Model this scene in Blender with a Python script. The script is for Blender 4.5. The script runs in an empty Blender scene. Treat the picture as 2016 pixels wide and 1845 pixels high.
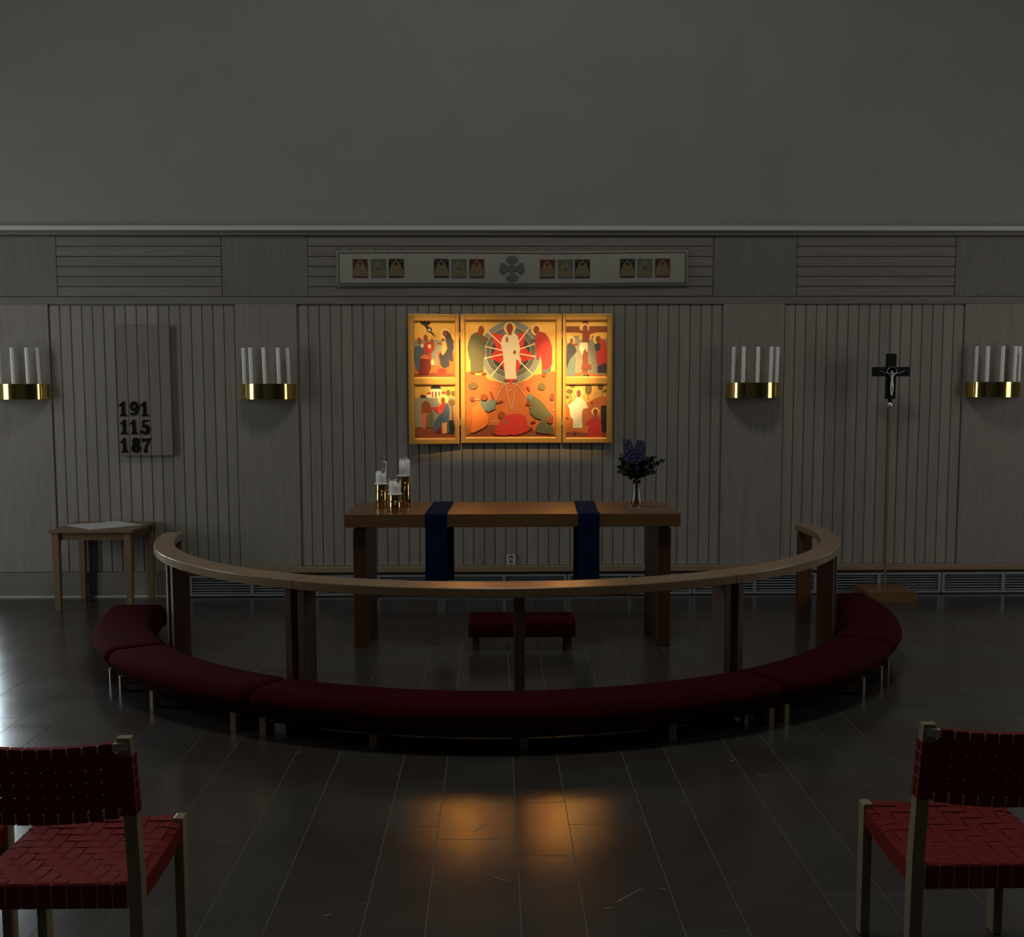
import bpy, math, random
from mathutils import Matrix, Vector
random.seed(11)
PI = math.pi
S = bpy.context.scene
COL = S.collection

# ------------------------------------------------------------------ camera
cam = bpy.data.cameras.new('camera')
camo = bpy.data.objects.new('camera', cam)
COL.objects.link(camo)
yaw, pitch, roll = 0.0159743, 0.0895293, -0.0019969
fw = Vector((math.sin(yaw)*math.cos(pitch), math.cos(yaw)*math.cos(pitch), -math.sin(pitch)))
rt = Vector((math.cos(yaw), -math.sin(yaw), 0))
up = rt.cross(fw)
r2 = rt*math.cos(roll)+up*math.sin(roll)
u2 = -rt*math.sin(roll)+up*math.cos(roll)
m = Matrix((r2, u2, -fw)).transposed().to_4x4()
m.translation = Vector((0, 0, 1.8))
camo.matrix_world = m
cam.sensor_fit = 'HORIZONTAL'
cam.sensor_width = 36
cam.lens = 2080.7/2016*36
cam.shift_y = (961.0-922.5)/2016
S.camera = camo

# ------------------------------------------------------------------ world, daylight, exposure
w = bpy.data.worlds.new('world'); S.world = w; w.use_nodes = True
w.node_tree.nodes['Background'].inputs[0].default_value = (0.6, 0.7, 0.8, 1)
w.node_tree.nodes['Background'].inputs[1].default_value = 0.02
S.view_settings.view_transform = 'Standard'
S.view_settings.look = 'None'
S.view_settings.exposure = 0.0
S.view_settings.gamma = 1.0

def area(name, loc, d, sx, sy, power, color, spread=180):
    l = bpy.data.lights.new(name, 'AREA'); l.shape = 'RECTANGLE'; l.size = sx; l.size_y = sy
    l.energy = power; l.color = color; l.spread = math.radians(spread)
    o = bpy.data.objects.new(name, l); COL.objects.link(o); o.location = loc
    o.rotation_euler = Vector(d).to_track_quat('-Z', 'Y').to_euler()
    return o
XL, XR, YB, YF, ZC = -4.50, 5.2, 9.37, -5.0, 8.6
XWL, XWR, YN = -6.6, 7.0, 10.25   # side walls of the nave and back of the two glazed niches beside the altar wall
area('skylight', (0.2, 4.6, ZC-0.06), (0, 0, -1), 2.6, 1.5, 128, (1.0, 0.98, 0.90))
area('daylight_niche_left', (-5.44, YN-0.03, 1.50), (0, -1, 0), 1.62, 2.5, 120, (0.80, 0.94, 1.0), 105)
area('daylight_niche_right', (6.20, YN-0.03, 1.45), (0, -1, 0), 1.0, 2.3, 18, (0.92, 0.96, 1.0))
area('daylight_left', (XWL+0.02, 6.6, 2.3), (1, 0, 0), 1.5, 3.0, 64, (0.97, 0.99, 1.0))
area('daylight_right', (XWR-0.02, 6.5, 2.3), (-1, 0, 0), 1.5, 3.0, 40, (1.0, 0.98, 0.95))
area('fill_light_rear', (0.3, YF+0.03, 5.2), (0, 1, 0), 3.2, 1.8, 13, (1.0, 0.97, 0.92))  # added fill behind the camera, lifts faces turned towards it
# two spot lamps over the altar aimed at the triptych
for lx, tx in ((-0.85, -0.30), (1.1, 0.58)):
    for ang, pw in ((19.5, 760), (9, 2900)):      # the lamp's flood and its hot centre
        l = bpy.data.lights.new('altar_spot', 'SPOT'); l.energy = pw; l.color = (1.0, 0.60, 0.245)
        l.spot_size = math.radians(ang); l.spot_blend = 1.0; l.shadow_soft_size = 0.003
        o = bpy.data.objects.new('altar_spot', l); COL.objects.link(o)
        o.location = (lx, 5.6, 4.55)
        o.rotation_euler = (Vector((tx, 9.27, 1.95))-Vector(o.location)).to_track_quat('-Z', 'Y').to_euler()

# ------------------------------------------------------------------ materials
MATS = {}
def mat(name, color, rough=0.6, metal=0.0, spec=0.5, noise=0, nscale=8, grain=None, attr=0, bump=0, bscale=60, trans=0, coat=0, ior=None):
    mm = bpy.data.materials.new(name); mm.use_nodes = True
    nt = mm.node_tree; N = nt.nodes; L = nt.links
    b = N['Principled BSDF']
    b.inputs['Roughness'].default_value = rough
    b.inputs['Metallic'].default_value = metal
    b.inputs['Specular IOR Level'].default_value = spec
    if trans: b.inputs['Transmission Weight'].default_value = trans
    if coat: b.inputs['Coat Weight'].default_value = coat; b.inputs['Coat Roughness'].default_value = 0.2
    if ior: b.inputs['IOR'].default_value = ior
    tc = N.new('ShaderNodeTexCoord')
    out = None
    rgb = N.new('ShaderNodeRGB'); rgb.outputs[0].default_value = (*color, 1); out = rgb.outputs[0]
    def scale_by(sock_val, amount, prev):
        mr = N.new('ShaderNodeMapRange'); L.new(sock_val, mr.inputs[0])
        mr.inputs[3].default_value = 1-amount; mr.inputs[4].default_value = 1+amount
        v = N.new('ShaderNodeVectorMath'); v.operation = 'SCALE'
        L.new(prev, v.inputs[0]); L.new(mr.outputs[0], v.inputs['Scale'])
        return v.outputs[0]
    if noise:
        n = N.new('ShaderNodeTexNoise'); n.inputs['Scale'].default_value = nscale; n.inputs['Detail'].default_value = 5
        L.new(tc.outputs['Object'], n.inputs[0]); out = scale_by(n.outputs[0], noise*2, out)
    if grain:   # (sx, sy, sz, amount)
        mp = N.new('ShaderNodeMapping'); mp.inputs['Scale'].default_value = grain[:3]
        L.new(tc.outputs['Object'], mp.inputs[0])
        n = N.new('ShaderNodeTexNoise'); n.inputs['Scale'].default_value = 1; n.inputs['Detail'].default_value = 6
        n.inputs['Roughness'].default_value = 0.65; n.inputs['Distortion'].default_value = 0.6
        L.new(mp.outputs[0], n.inputs[0]); out = scale_by(n.outputs[0], grain[3]*2, out)
        gb = N.new('ShaderNodeBump'); gb.inputs['Strength'].default_value = 0.15; gb.inputs['Distance'].default_value = 0.002
        L.new(n.outputs[0], gb.inputs['Height']); L.new(gb.outputs[0], b.inputs['Normal'])
    if attr:
        a = N.new('ShaderNodeAttribute'); a.attribute_name = 'rnd'
        out = scale_by(a.outputs['Fac'], attr, out)
    if bump:
        n = N.new('ShaderNodeTexNoise'); n.inputs['Scale'].default_value = bscale; n.inputs['Detail'].default_value = 4
        L.new(tc.outputs['Object'], n.inputs[0])
        gb = N.new('ShaderNodeBump'); gb.inputs['Strength'].default_value = bump; gb.inputs['Distance'].default_value = 0.004
        L.new(n.outputs[0], gb.inputs['Height']); L.new(gb.outputs[0], b.inputs['Normal'])
    L.new(out, b.inputs['Base Color'])
    MATS[name] = mm
    return mm
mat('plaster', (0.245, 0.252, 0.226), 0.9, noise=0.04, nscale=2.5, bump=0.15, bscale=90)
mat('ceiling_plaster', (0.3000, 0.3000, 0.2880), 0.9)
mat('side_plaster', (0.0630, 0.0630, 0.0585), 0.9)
mat('panel_v', (0.242, 0.224, 0.19), 0.8, grain=(55, 55, 2.5, 0.16), attr=0.07, noise=0.06, nscale=1.5)
mat('panel_h', (0.175, 0.162, 0.138), 0.8, grain=(2.5, 55, 55, 0.16), attr=0.07)
mat('panel_frieze', (0.165, 0.155, 0.135), 0.8, grain=(55, 55, 2.5, 0.16), attr=0.07, noise=0.06, nscale=1.5)
mat('board_wood', (0.195, 0.176, 0.148), 0.8, grain=(55, 55, 2.5, 0.16), attr=0.06)
mat('panel_gap', (0.15, 0.135, 0.115), 0.9)
mat('white_paint', (0.5, 0.5, 0.47), 0.5)
mat('ledge_wood', (0.25, 0.185, 0.11), 0.45, grain=(3, 50, 60, 0.12))
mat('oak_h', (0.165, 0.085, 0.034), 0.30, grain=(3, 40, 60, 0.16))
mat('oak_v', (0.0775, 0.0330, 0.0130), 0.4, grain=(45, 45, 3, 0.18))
mat('oak_rail', (0.27, 0.185, 0.105), 0.25, grain=(9, 9, 9, 0.10), noise=0.05, nscale=3)
mat('oak_post', (0.105, 0.052, 0.024), 0.4, grain=(45, 45, 3, 0.16))
mat('birch', (0.1815, 0.1155, 0.0605), 0.45, grain=(40, 40, 4, 0.1))
mat('birch_h', (0.1705, 0.1045, 0.0550), 0.45, grain=(4, 40, 40, 0.1))
mat('chair_wood', (0.25, 0.2, 0.125), 0.32, grain=(40, 40, 4, 0.08))
mat('red_felt', (0.038, 0.0022, 0.004), 1.0, spec=0.05, bump=0.5, bscale=260, noise=0.08, nscale=9)
mat('red_webbing', (0.17, 0.02, 0.016), 0.9, spec=0.08, bump=0.4, bscale=500)
mat('blue_cloth', (0.003, 0.013, 0.048), 0.95, spec=0.1, bump=0.3, bscale=300)
mat('brass', (0.78, 0.58, 0.20), 0.10, metal=1.0)
mat('brass_dark', (0.62, 0.42, 0.17), 0.14, metal=1.0)
mat('wax', (0.84, 0.85, 0.81), 0.55, spec=0.4)
mat('wax_white', (0.80, 0.80, 0.77), 0.5, spec=0.4)
mat('wick', (0.02, 0.02, 0.02), 0.9)
mat('steel', (0.55, 0.57, 0.6), 0.35, metal=1.0)
mat('grille_metal', (0.27, 0.30, 0.32), 0.45, metal=0.35)
mat('black', (0.004, 0.004, 0.004), 0.6, spec=0.2)
mat('silver', (0.75, 0.75, 0.72), 0.3, metal=0.85)
mat('plastic_white', (0.5, 0.49, 0.44), 0.4)
mat('plastic_dark', (0.05, 0.05, 0.045), 0.6)
mat('linen', (0.4650, 0.4800, 0.4950), 0.85, bump=0.3, bscale=200)
mat('banner_cloth', (0.28, 0.28, 0.235), 0.9, noise=0.06, nscale=5, bump=0.25, bscale=150)
mat('banner_braid', (0.0550, 0.0500, 0.0350), 0.8)
mat('banner_edge', (0.42, 0.40, 0.33), 0.85)
mat('grey_braid', (0.1000, 0.1000, 0.0850), 0.8, noise=0.15, nscale=60)
mat('patch_red', (0.0840, 0.0108, 0.0108), 0.9); mat('patch_green', (0.0780, 0.0960, 0.0780), 0.9); mat('patch_black', (0.0090, 0.0070, 0.0060), 0.9)
mat('patch_gold', (0.15, 0.115, 0.05), 0.7, noise=0.15, nscale=70); mat('patch_trim', (0.1560, 0.1200, 0.0720), 0.8)
mat('digit', (0.012, 0.009, 0.007), 0.9, spec=0.1)
mat('stem_green', (0.0150, 0.0270, 0.0108), 0.6); mat('leaf', (0.0132, 0.0252, 0.0120), 0.55); mat('leaf_grey', (0.0360, 0.0510, 0.0390), 0.6)
mat('delphinium', (0.02, 0.02, 0.11), 0.6, noise=0.25, nscale=60)
mat('gold_frame', (0.66, 0.38, 0.09), 0.42, metal=0.45, noise=0.04, nscale=12)
mat('gold_leaf', (0.85, 0.52, 0.12), 0.40, metal=0.45, noise=0.05, nscale=9)
mat('seam_cord', (0.40, 0.34, 0.26), 0.7)
mat('underframe_shade_black', (0.01, 0.01, 0.01), 0.95, spec=0.05)  # matte near-black that deepens the shade under the kneelers
mat('seam', (0.05, 0.05, 0.045), 0.8)
mat('lamp_black', (0.03, 0.03, 0.03), 0.5)
g = mat('glass', (1, 1, 1), 0.02, trans=1.0, ior=1.45)
mat('water', (0.95, 0.97, 0.95), 0.0, trans=1.0, ior=1.33)
P = dict(orange=(0.52, 0.14, 0.03), brown=(0.22, 0.055, 0.018), robe_green=(0.115, 0.12, 0.05), robe_red=(0.50, 0.03, 0.02),
         pure_red=(0.68, 0.03, 0.025), cream=(0.72, 0.68, 0.46), skin=(0.26, 0.055, 0.012), grey1=(0.22, 0.24, 0.20), grey2=(0.115, 0.14, 0.12),
         grey3=(0.035, 0.045, 0.045), line=(0.52, 0.48, 0.32), halo=(0.84, 0.57, 0.20), teal=(0.13, 0.20, 0.17), bright_orange=(0.78, 0.21, 0.03),
         darkred=(0.16, 0.012, 0.012), blue=(0.05, 0.10, 0.16), navy=(0.03, 0.035, 0.045), wallgrey=(0.25, 0.25, 0.18), pink=(0.5, 0.12, 0.08),
         ray=(0.85, 0.72, 0.36), nearblack=(0.012, 0.014, 0.014), bush=(0.14, 0.10, 0.03), peach=(0.72, 0.34, 0.10), pale=(0.66, 0.55, 0.36))
for k, v in P.items(): mat('paint_'+k, v, 0.5, noise=0.06, nscale=40)

# stone floor: each slab takes its tone from its own random value
def stone():
    mm = bpy.data.materials.new('slate'); mm.use_nodes = True
    nt = mm.node_tree; N = nt.nodes; L = nt.links; b = N['Principled BSDF']
    a = N.new('ShaderNodeAttribute'); a.attribute_name = 'rnd'
    cr = N.new('ShaderNodeValToRGB'); L.new(a.outputs['Fac'], cr.inputs[0])
    e = cr.color_ramp.elements
    e[0].position = 0; e[0].color = (0.040, 0.034, 0.029, 1); e[1].position = 1; e[1].color = (0.047, 0.047, 0.042, 1)
    for p, c in ((0.35, (0.048, 0.037, 0.031, 1)), (0.6, (0.043, 0.039, 0.034, 1)), (0.8, (0.043, 0.043, 0.039, 1))):
        q = e.new(p); q.color = c
    tc = N.new('ShaderNodeTexCoord')
    n = N.new('ShaderNodeTexNoise'); n.inputs['Scale'].default_value = 3.5; n.inputs['Detail'].default_value = 7
    L.new(tc.outputs['Object'], n.inputs[0])
    mr = N.new('ShaderNodeMapRange'); L.new(n.outputs[0], mr.inputs[0]); mr.inputs[3].default_value = 0.7; mr.inputs[4].default_value = 1.3
    v = N.new('ShaderNodeVectorMath'); v.operation = 'SCALE'; L.new(cr.outputs[0], v.inputs[0]); L.new(mr.outputs[0], v.inputs['Scale'])
    L.new(v.outputs[0], b.inputs['Base Color'])
    mr2 = N.new('ShaderNodeMapRange'); L.new(n.outputs[0], mr2.inputs[0]); mr2.inputs[3].default_value = 0.14; mr2.inputs[4].default_value = 0.25
    L.new(mr2.outputs[0], b.inputs['Roughness'])
    n2 = N.new('ShaderNodeTexNoise'); n2.inputs['Scale'].default_value = 14; n2.inputs['Detail'].default_value = 6
    L.new(tc.outputs['Object'], n2.inputs[0])
    bp = N.new('ShaderNodeBump'); bp.inputs['Strength'].default_value = 0.06; bp.inputs['Distance'].default_value = 0.004
    L.new(n2.outputs[0], bp.inputs['Height']); L.new(bp.outputs[0], b.inputs['Normal'])
    MATS['slate'] = mm
stone()
mat('grout', (0.15, 0.135, 0.115), 0.85)
mat('scratch', (0.30, 0.28, 0.24), 0.7)

# ------------------------------------------------------------------ mesh helpers
class MB:
    def __init__(s): s.v = []; s.f = []; s.m = []; s.r = []; s.names = []; s.smooth = []
    def mi(s, name):
        if name not in s.names: s.names.append(name)
        return s.names.index(name)
    def add(s, vs, fs, mname, rnd=0.5, smooth=False):
        o = len(s.v); s.v += [tuple(p) for p in vs]; k = s.mi(mname)
        for f in fs: s.f.append(tuple(i+o for i in f)); s.m.append(k); s.r.append(rnd); s.smooth.append(smooth)
    def box(s, x0, x1, y0, y1, z0, z1, mname, rnd=0.5, M=None):
        vs = [(x0,y0,z0),(x1,y0,z0),(x1,y1,z0),(x0,y1,z0),(x0,y0,z1),(x1,y0,z1),(x1,y1,z1),(x0,y1,z1)]
        if M: vs = [M @ Vector(p) for p in vs]
        s.add(vs, [(0,3,2,1),(4,5,6,7),(0,1,5,4),(1,2,6,5),(2,3,7,6),(3,0,4,7)], mname, rnd)
    def loft(s, rings, mname, closed=True, caps=True, smooth=False, loop=False):
        n = len(rings[0]); vs = [p for r in rings for p in r]; fs = []
        R = len(rings)
        for i in range(R if loop else R-1):
            a = i*n; b = ((i+1) % R)*n
            for j in range(n if closed else n-1):
                k = (j+1) % n; fs.append((a+j, a+k, b+k, b+j))
        s.add(vs, fs, mname, smooth=smooth)
        if caps and not loop and closed:
            s.add(rings[0], [tuple(range(n))[::-1]], mname); s.add(rings[-1], [tuple(range(n))], mname)
    def lathe(s, prof, c, mname, n=40, smooth=True, caps=True, sx=1, sy=1):
        rings = [[(c[0]+r*sx*math.cos(2*PI*k/n), c[1]+r*sy*math.sin(2*PI*k/n), c[2]+z) for k in range(n)] for r, z in prof]
        s.loft(rings, mname, smooth=smooth, caps=caps)
    def tube(s, pts, r, mname, n=8, smooth=True, caps=True):
        pts = [Vector(p) for p in pts]; rings = []
        rr = r if isinstance(r, (list, tuple)) else [r]*len(pts)
        ref = Vector((0.13, 0.21, 0.97))
        for i, p in enumerate(pts):
            t = (pts[min(i+1, len(pts)-1)]-pts[max(i-1, 0)]).normalized()
            rf = ref if abs(t.dot(ref)) < 0.95 else Vector((1, 0, 0))
            a = t.cross(rf).normalized(); b = t.cross(a)
            rings.append([p+(a*math.cos(2*PI*k/n)+b*math.sin(2*PI*k/n))*rr[i] for k in range(n)])
        s.loft(rings, mname, smooth=smooth, caps=caps)
    def prism(s, poly, y0, y1, mname, M=None):   # poly in (x, z), extruded along y, y0 = front
        area2 = sum(poly[i][0]*poly[(i+1) % len(poly)][1]-poly[(i+1) % len(poly)][0]*poly[i][1] for i in range(len(poly)))
        if area2 < 0: poly = poly[::-1]
        n = len(poly)
        vs = [(x, y0, z) for x, z in poly]+[(x, y1, z) for x, z in poly]
        if M: vs = [M @ Vector(p) for p in vs]
        s.add(vs, [tuple(range(n)), tuple(range(2*n-1, n-1, -1))]+[(i, i+n, (i+1) % n+n, (i+1) % n) for i in range(n)], mname)
    def build(s, name, parent=None, loc=None, bevel=0, bseg=2, subsurf=0, weld=False):
        me = bpy.data.meshes.new(name)
        me.from_pydata(s.v, [], s.f)
        for nm in s.names: me.materials.append(MATS[nm])
        me.polygons.foreach_set('material_index', s.m)
        me.polygons.foreach_set('use_smooth', s.smooth)
        at = me.attributes.new('rnd', 'FLOAT', 'FACE'); at.data.foreach_set('value', s.r)
        me.update()
        o = bpy.data.objects.new(name, me); COL.objects.link(o)
        if loc: o.location = loc
        if parent: o.parent = parent
        if weld: o.modifiers.new('weld', 'WELD').merge_threshold = 1e-5
        if bevel:
            b = o.modifiers.new('bevel', 'BEVEL'); b.width = bevel; b.segments = bseg; b.limit_method = 'ANGLE'; b.angle_limit = math.radians(40)
        if subsurf:
            b = o.modifiers.new('sub', 'SUBSURF'); b.levels = subsurf; b.render_levels = subsurf
        return o
def thing(name, label, cat, loc=(0, 0, 0), group=None, rz=0):
    o = bpy.data.objects.new(name, None); COL.objects.link(o); o.location = loc; o.rotation_euler = (0, 0, rz)
    o.empty_display_size = 0.1
    return tag(o, label, cat, group)
def tag(o, label, cat, group=None):
    o['label'] = label; o['category'] = cat
    if group: o['group'] = group
    return o
def struct(o): o['kind'] = 'structure'; return o
def kids(o): return [c for c in bpy.data.objects if c.parent == o]
def dup(root, loc=None, rot=None):
    r = root.copy(); COL.objects.link(r)
    if loc is not None: r.location = loc
    if rot is not None: r.rotation_euler = rot
    for c in kids(root):
        d = c.copy(); COL.objects.link(d); d.parent = r
        for g_ in kids(c):
            e = g_.copy(); COL.objects.link(e); e.parent = d
    return r

# ------------------------------------------------------------------ room shell
b = MB()
xs = [-1.335, -1.004, -0.784, -0.457, -0.241, 0.083, 0.304, 0.63, 0.848, 1.177, 1.395, 1.721]
while xs[0] > XWL-0.3: xs.insert(0, xs[0]-(0.2185 if abs((xs[1]-xs[0])-0.325) < 0.03 else 0.327))
while xs[-1] < XWR+0.3: xs.append(xs[-1]+(0.2185 if abs((xs[-1]-xs[-2])-0.325) < 0.03 else 0.327))
JO = {-0.784: (5.09, 4.61, 4.15, 3.61), -1.004: (5.20, 4.74, 4.20, 3.71), -1.335: (4.66, 4.08, 3.61), -0.457: (4.80, 4.27, 3.74),
      -0.241: (5.17, 4.66, 4.14, 3.60), 0.083: (5.04, 4.52, 3.98, 3.42), 0.304: (4.91, 4.28, 3.88, 3.49), 0.63: (5.02, 4.51, 3.93),
      0.848: (5.10, 4.66, 4.08, 3.42), 1.177: (4.72, 4.25, 3.64)}
for i in range(len(xs)-1):
    x0, x1 = xs[i], xs[i+1]
    js = sorted(JO.get(round(x0, 3), (random.uniform(4.2, 4.7),)))
    while js[0] > YF: js.insert(0, js[0]-random.uniform(0.44, 0.56))
    while js[-1] < YN: js.append(js[-1]+random.uniform(0.44, 0.56))
    for j in range(len(js)-1):
        a0, a1, c0, c1 = max(x0, XWL)+0.0017, min(x1, XWR)-0.0017, max(js[j], YF)+0.0022, min(js[j+1], YN)-0.0022
        if a1-a0 < 0.01 or c1-c0 < 0.01: continue
        h = random.uniform(-0.0004, 0.0)
        b.box(a0, a1, c0, c1, -0.02, h, 'slate', random.random())
b.box(XWL, XWR, YF, YN, -0.06, -0.0012, 'grout')
sc = [((1.147,5.02),(1.19,5.06)),((0.345,4.17),(0.40,4.03)),((0.43,3.60),(0.53,3.70)),((0.29,3.87),(0.33,3.875)),((-0.09,4.22),(-0.03,4.30)),
      ((1.24,4.84),(1.28,4.83)),((-0.01,3.80),(0.05,3.76)),((0.38,3.55),(0.41,3.56)),((0.60,3.70),(0.62,3.69)),((0.23,6.06),(0.26,5.98)),((-0.60,3.52),(-0.57,3.53))]
for (p, q) in sc:
    p = Vector((*p, 0)); q = Vector((*q, 0)); d = (q-p).normalized(); nn = Vector((-d.y, d.x, 0))*0.003
    b.add([p-nn*0.4+Vector((0,0,.0008)), q-nn*.3+Vector((0,0,.0008)), q+nn*.3+Vector((0,0,.0008)), p+nn+Vector((0,0,.0008))], [(0,1,2,3)], 'scratch')
struct(b.build('floor'))

def panelwall(name, mat_, build): 
    b = MB(); build(b); return struct(b.build(name))
b = MB(); b.box(XL, XR, YB, YN+0.2, -0.06, ZC, 'plaster'); struct(b.build('wall_back'))
def sidewall(name, x, sgn, wins):
    b = MB(); xa, xb = (x-0.25, x) if sgn < 0 else (x, x+0.25)
    ys = sorted([YF, YB]+[v for wn in wins for v in wn[:2]])
    for a, c in zip(ys[:-1], ys[1:]):
        wn = [q for q in wins if abs(q[0]-a) < 1e-6 and abs(q[1]-c) < 1e-6]
        if wn:
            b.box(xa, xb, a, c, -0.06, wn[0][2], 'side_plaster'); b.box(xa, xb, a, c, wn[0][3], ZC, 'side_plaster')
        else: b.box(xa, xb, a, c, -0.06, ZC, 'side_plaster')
    struct(b.build(name))
WL = [(5.84, 7.36, 0.78, 3.82)]
WR = [(5.74, 7.26, 0.78, 3.82)]
sidewall('wall_left', XWL, -1, WL); sidewall('wall_right', XWR, 1, WR)
b = MB()
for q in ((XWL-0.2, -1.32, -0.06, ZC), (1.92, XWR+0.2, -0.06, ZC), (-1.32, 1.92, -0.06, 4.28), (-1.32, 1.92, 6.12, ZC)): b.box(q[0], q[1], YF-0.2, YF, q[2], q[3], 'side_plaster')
struct(b.build('wall_front'))
b = MB()
for q in ((-1.32, -1.26, 4.28, 6.12), (1.86, 1.92, 4.28, 6.12), (-1.32, 1.92, 4.28, 4.34), (-1.32, 1.92, 6.06, 6.12)): b.box(q[0], q[1], YF-0.12, YF-0.05, q[2], q[3], 'white_paint')
struct(b.build('window_6', bevel=0.004))  # frame of an invented opening made for the rear fill light
for nm, x0, x1, wx0, wx1, z0, z1 in (('wall_niche_left', XWL, XL, -6.26, -4.61, 0.24, 2.76), ('wall_niche_right', XR, XWR, 5.69, 6.71, 0.28, 2.62)):
    b = MB()
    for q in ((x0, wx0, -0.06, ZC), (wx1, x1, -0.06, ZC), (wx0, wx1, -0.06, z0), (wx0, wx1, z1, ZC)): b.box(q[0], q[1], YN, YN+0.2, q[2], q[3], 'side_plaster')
    struct(b.build(nm))
b = MB(); b.box(XWL-0.2, -1.15, YF-0.2, YN+0.2, ZC, ZC+0.2, 'ceiling_plaster'); b.box(1.55, XWR+0.2, YF-0.2, YN+0.2, ZC, ZC+0.2, 'ceiling_plaster')
b.box(-1.15, 1.55, YF-0.2, 3.8, ZC, ZC+0.2, 'ceiling_plaster'); b.box(-1.15, 1.55, 5.4, YN+0.2, ZC, ZC+0.2, 'ceiling_plaster'); struct(b.build('ceiling'))
k = 0
for x, sgn, wins in ((XWL, -1, WL), (XWR, 1, WR)):
    for y0, y1, z0, z1 in wins:
        k += 1
        b = MB(); xa, xb = (x-0.12, x-0.05) if sgn < 0 else (x+0.05, x+0.12)
        for q in ((y0, y0+0.06, z0, z1), (y1-0.06, y1, z0, z1), (y0, y1, z0, z0+0.06), (y0, y1, z1-0.06, z1)):
            b.box(xa, xb, q[0], q[1], q[2], q[3], 'white_paint')
        struct(b.build('window_%d' % k, bevel=0.004))
for wx0, wx1, z0, z1 in ((-6.26, -4.61, 0.24, 2.76), (5.69, 6.71, 0.28, 2.62)):
    k += 1; b = MB()
    for q in ((wx0, wx0+0.06, z0, z1), (wx1-0.06, wx1, z0, z1), (wx0, wx1, z0, z0+0.06), (wx0, wx1, z1-0.06, z1)): b.box(q[0], q[1], YN+0.05, YN+0.12, q[2], q[3], 'white_paint')
    struct(b.build('window_%d' % k, bevel=0.004))
b = MB()
for q in ((-1.15, -1.09, 3.8, 5.4), (1.49, 1.55, 3.8, 5.4), (-1.15, 1.55, 3.8, 3.86), (-1.15, 1.55, 5.34, 5.4)):
    b.box(q[0], q[1], q[2], q[3], ZC+0.02, ZC+0.1, 'white_paint')
struct(b.build('window_5'))

# --- wood panelling of the altar wall
T = [0]
def trim(b, bevel=0):
    T[0] += 1; return struct(b.build('trim_%d' % T[0], bevel=bevel))
b = MB(); b.box(XL, XR, 9.357, 9.3705, 0.0, 3.2, 'panel_gap'); trim(b)
b = MB(); b.box(XL, XR, 9.295, 9.37, 3.202, 3.242, 'white_paint'); trim(b, 0.004)
b = MB(); b.box(XL, XR, 9.318, 9.37, 3.166, 3.2015, 'panel_h'); trim(b, 0.002)
b = MB(); b.box(XL, XR, 9.338, 9.36, 2.577, 2.637, 'panel_h', 0.4); trim(b, 0.002)
for x0, x1 in ((XL, -3.79), (-2.366, -1.622), (1.914, 2.644), (4.043, XR)):
    b = MB(); n = max(1, round((x1-x0)/0.36)); st = (x1-x0)/n
    for i in range(n): b.box(x0+i*st+0.003*(i == 0), x0+(i+1)*st, 9.341, 9.36, 2.643, 3.158, 'panel_frieze', random.uniform(0.0, 0.35))
    trim(b, 0.001)
for x0, x1 in ((-3.785, -2.369), (-1.617, 1.909), (2.649, 4.039)):
    b = MB(); h = (3.158-2.641)/6
    for i in range(6): b.box(x0, x1, 9.339, 9.36, 2.641+i*h+0.003, 2.641+(i+1)*h-0.003, 'panel_h', random.random())
    trim(b, 0.003)
for x0, x1, z0 in ((XL, -3.88, 0.228), (-2.263, -1.726, 0.268), (2.009, 2.547, 0.268), (4.146, XR, 0.268)):
    b = MB(); n = max(1, round((x1-x0)/0.27)); st = (x1-x0)/n
    for i in range(n): b.box(x0+i*st, x0+(i+1)*st, 9.339, 9.36, z0, 2.576, 'panel_v', random.uniform(0.1, 0.5))
    trim(b)
for x0, x1, n, z0 in ((-3.876, -2.266, 17, 0.228), (-1.722, 2.005, 39, 0.268), (2.551, 4.143, 17, 0.268)):
    b = MB(); st = (x1-x0)/n
    for i in range(n):
        a, c = x0+i*st+0.0055, x0+(i+1)*st-0.0055
        b.box(a, c, 9.352, 9.3575, z0, 2.568, 'panel_v', random.random())
    trim(b, 0.003)
b = MB(); b.box(XL, -2.73, 9.340, 9.36, 0.014, 0.222, 'panel_h', 0.8); trim(b, 0.002)
b = MB(); b.box(XL, -2.73, 9.330, 9.36, 0.0, 0.013, 'white_paint'); trim(b)
b = MB(); b.box(-2.73, XR, 9.285, 9.36, 0.219, 0.266, 'ledge_wood'); b.box(-2.73, XR, 9.325, 9.36, 0.196, 0.218, 'oak_h'); trim(b, 0.003)
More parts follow.
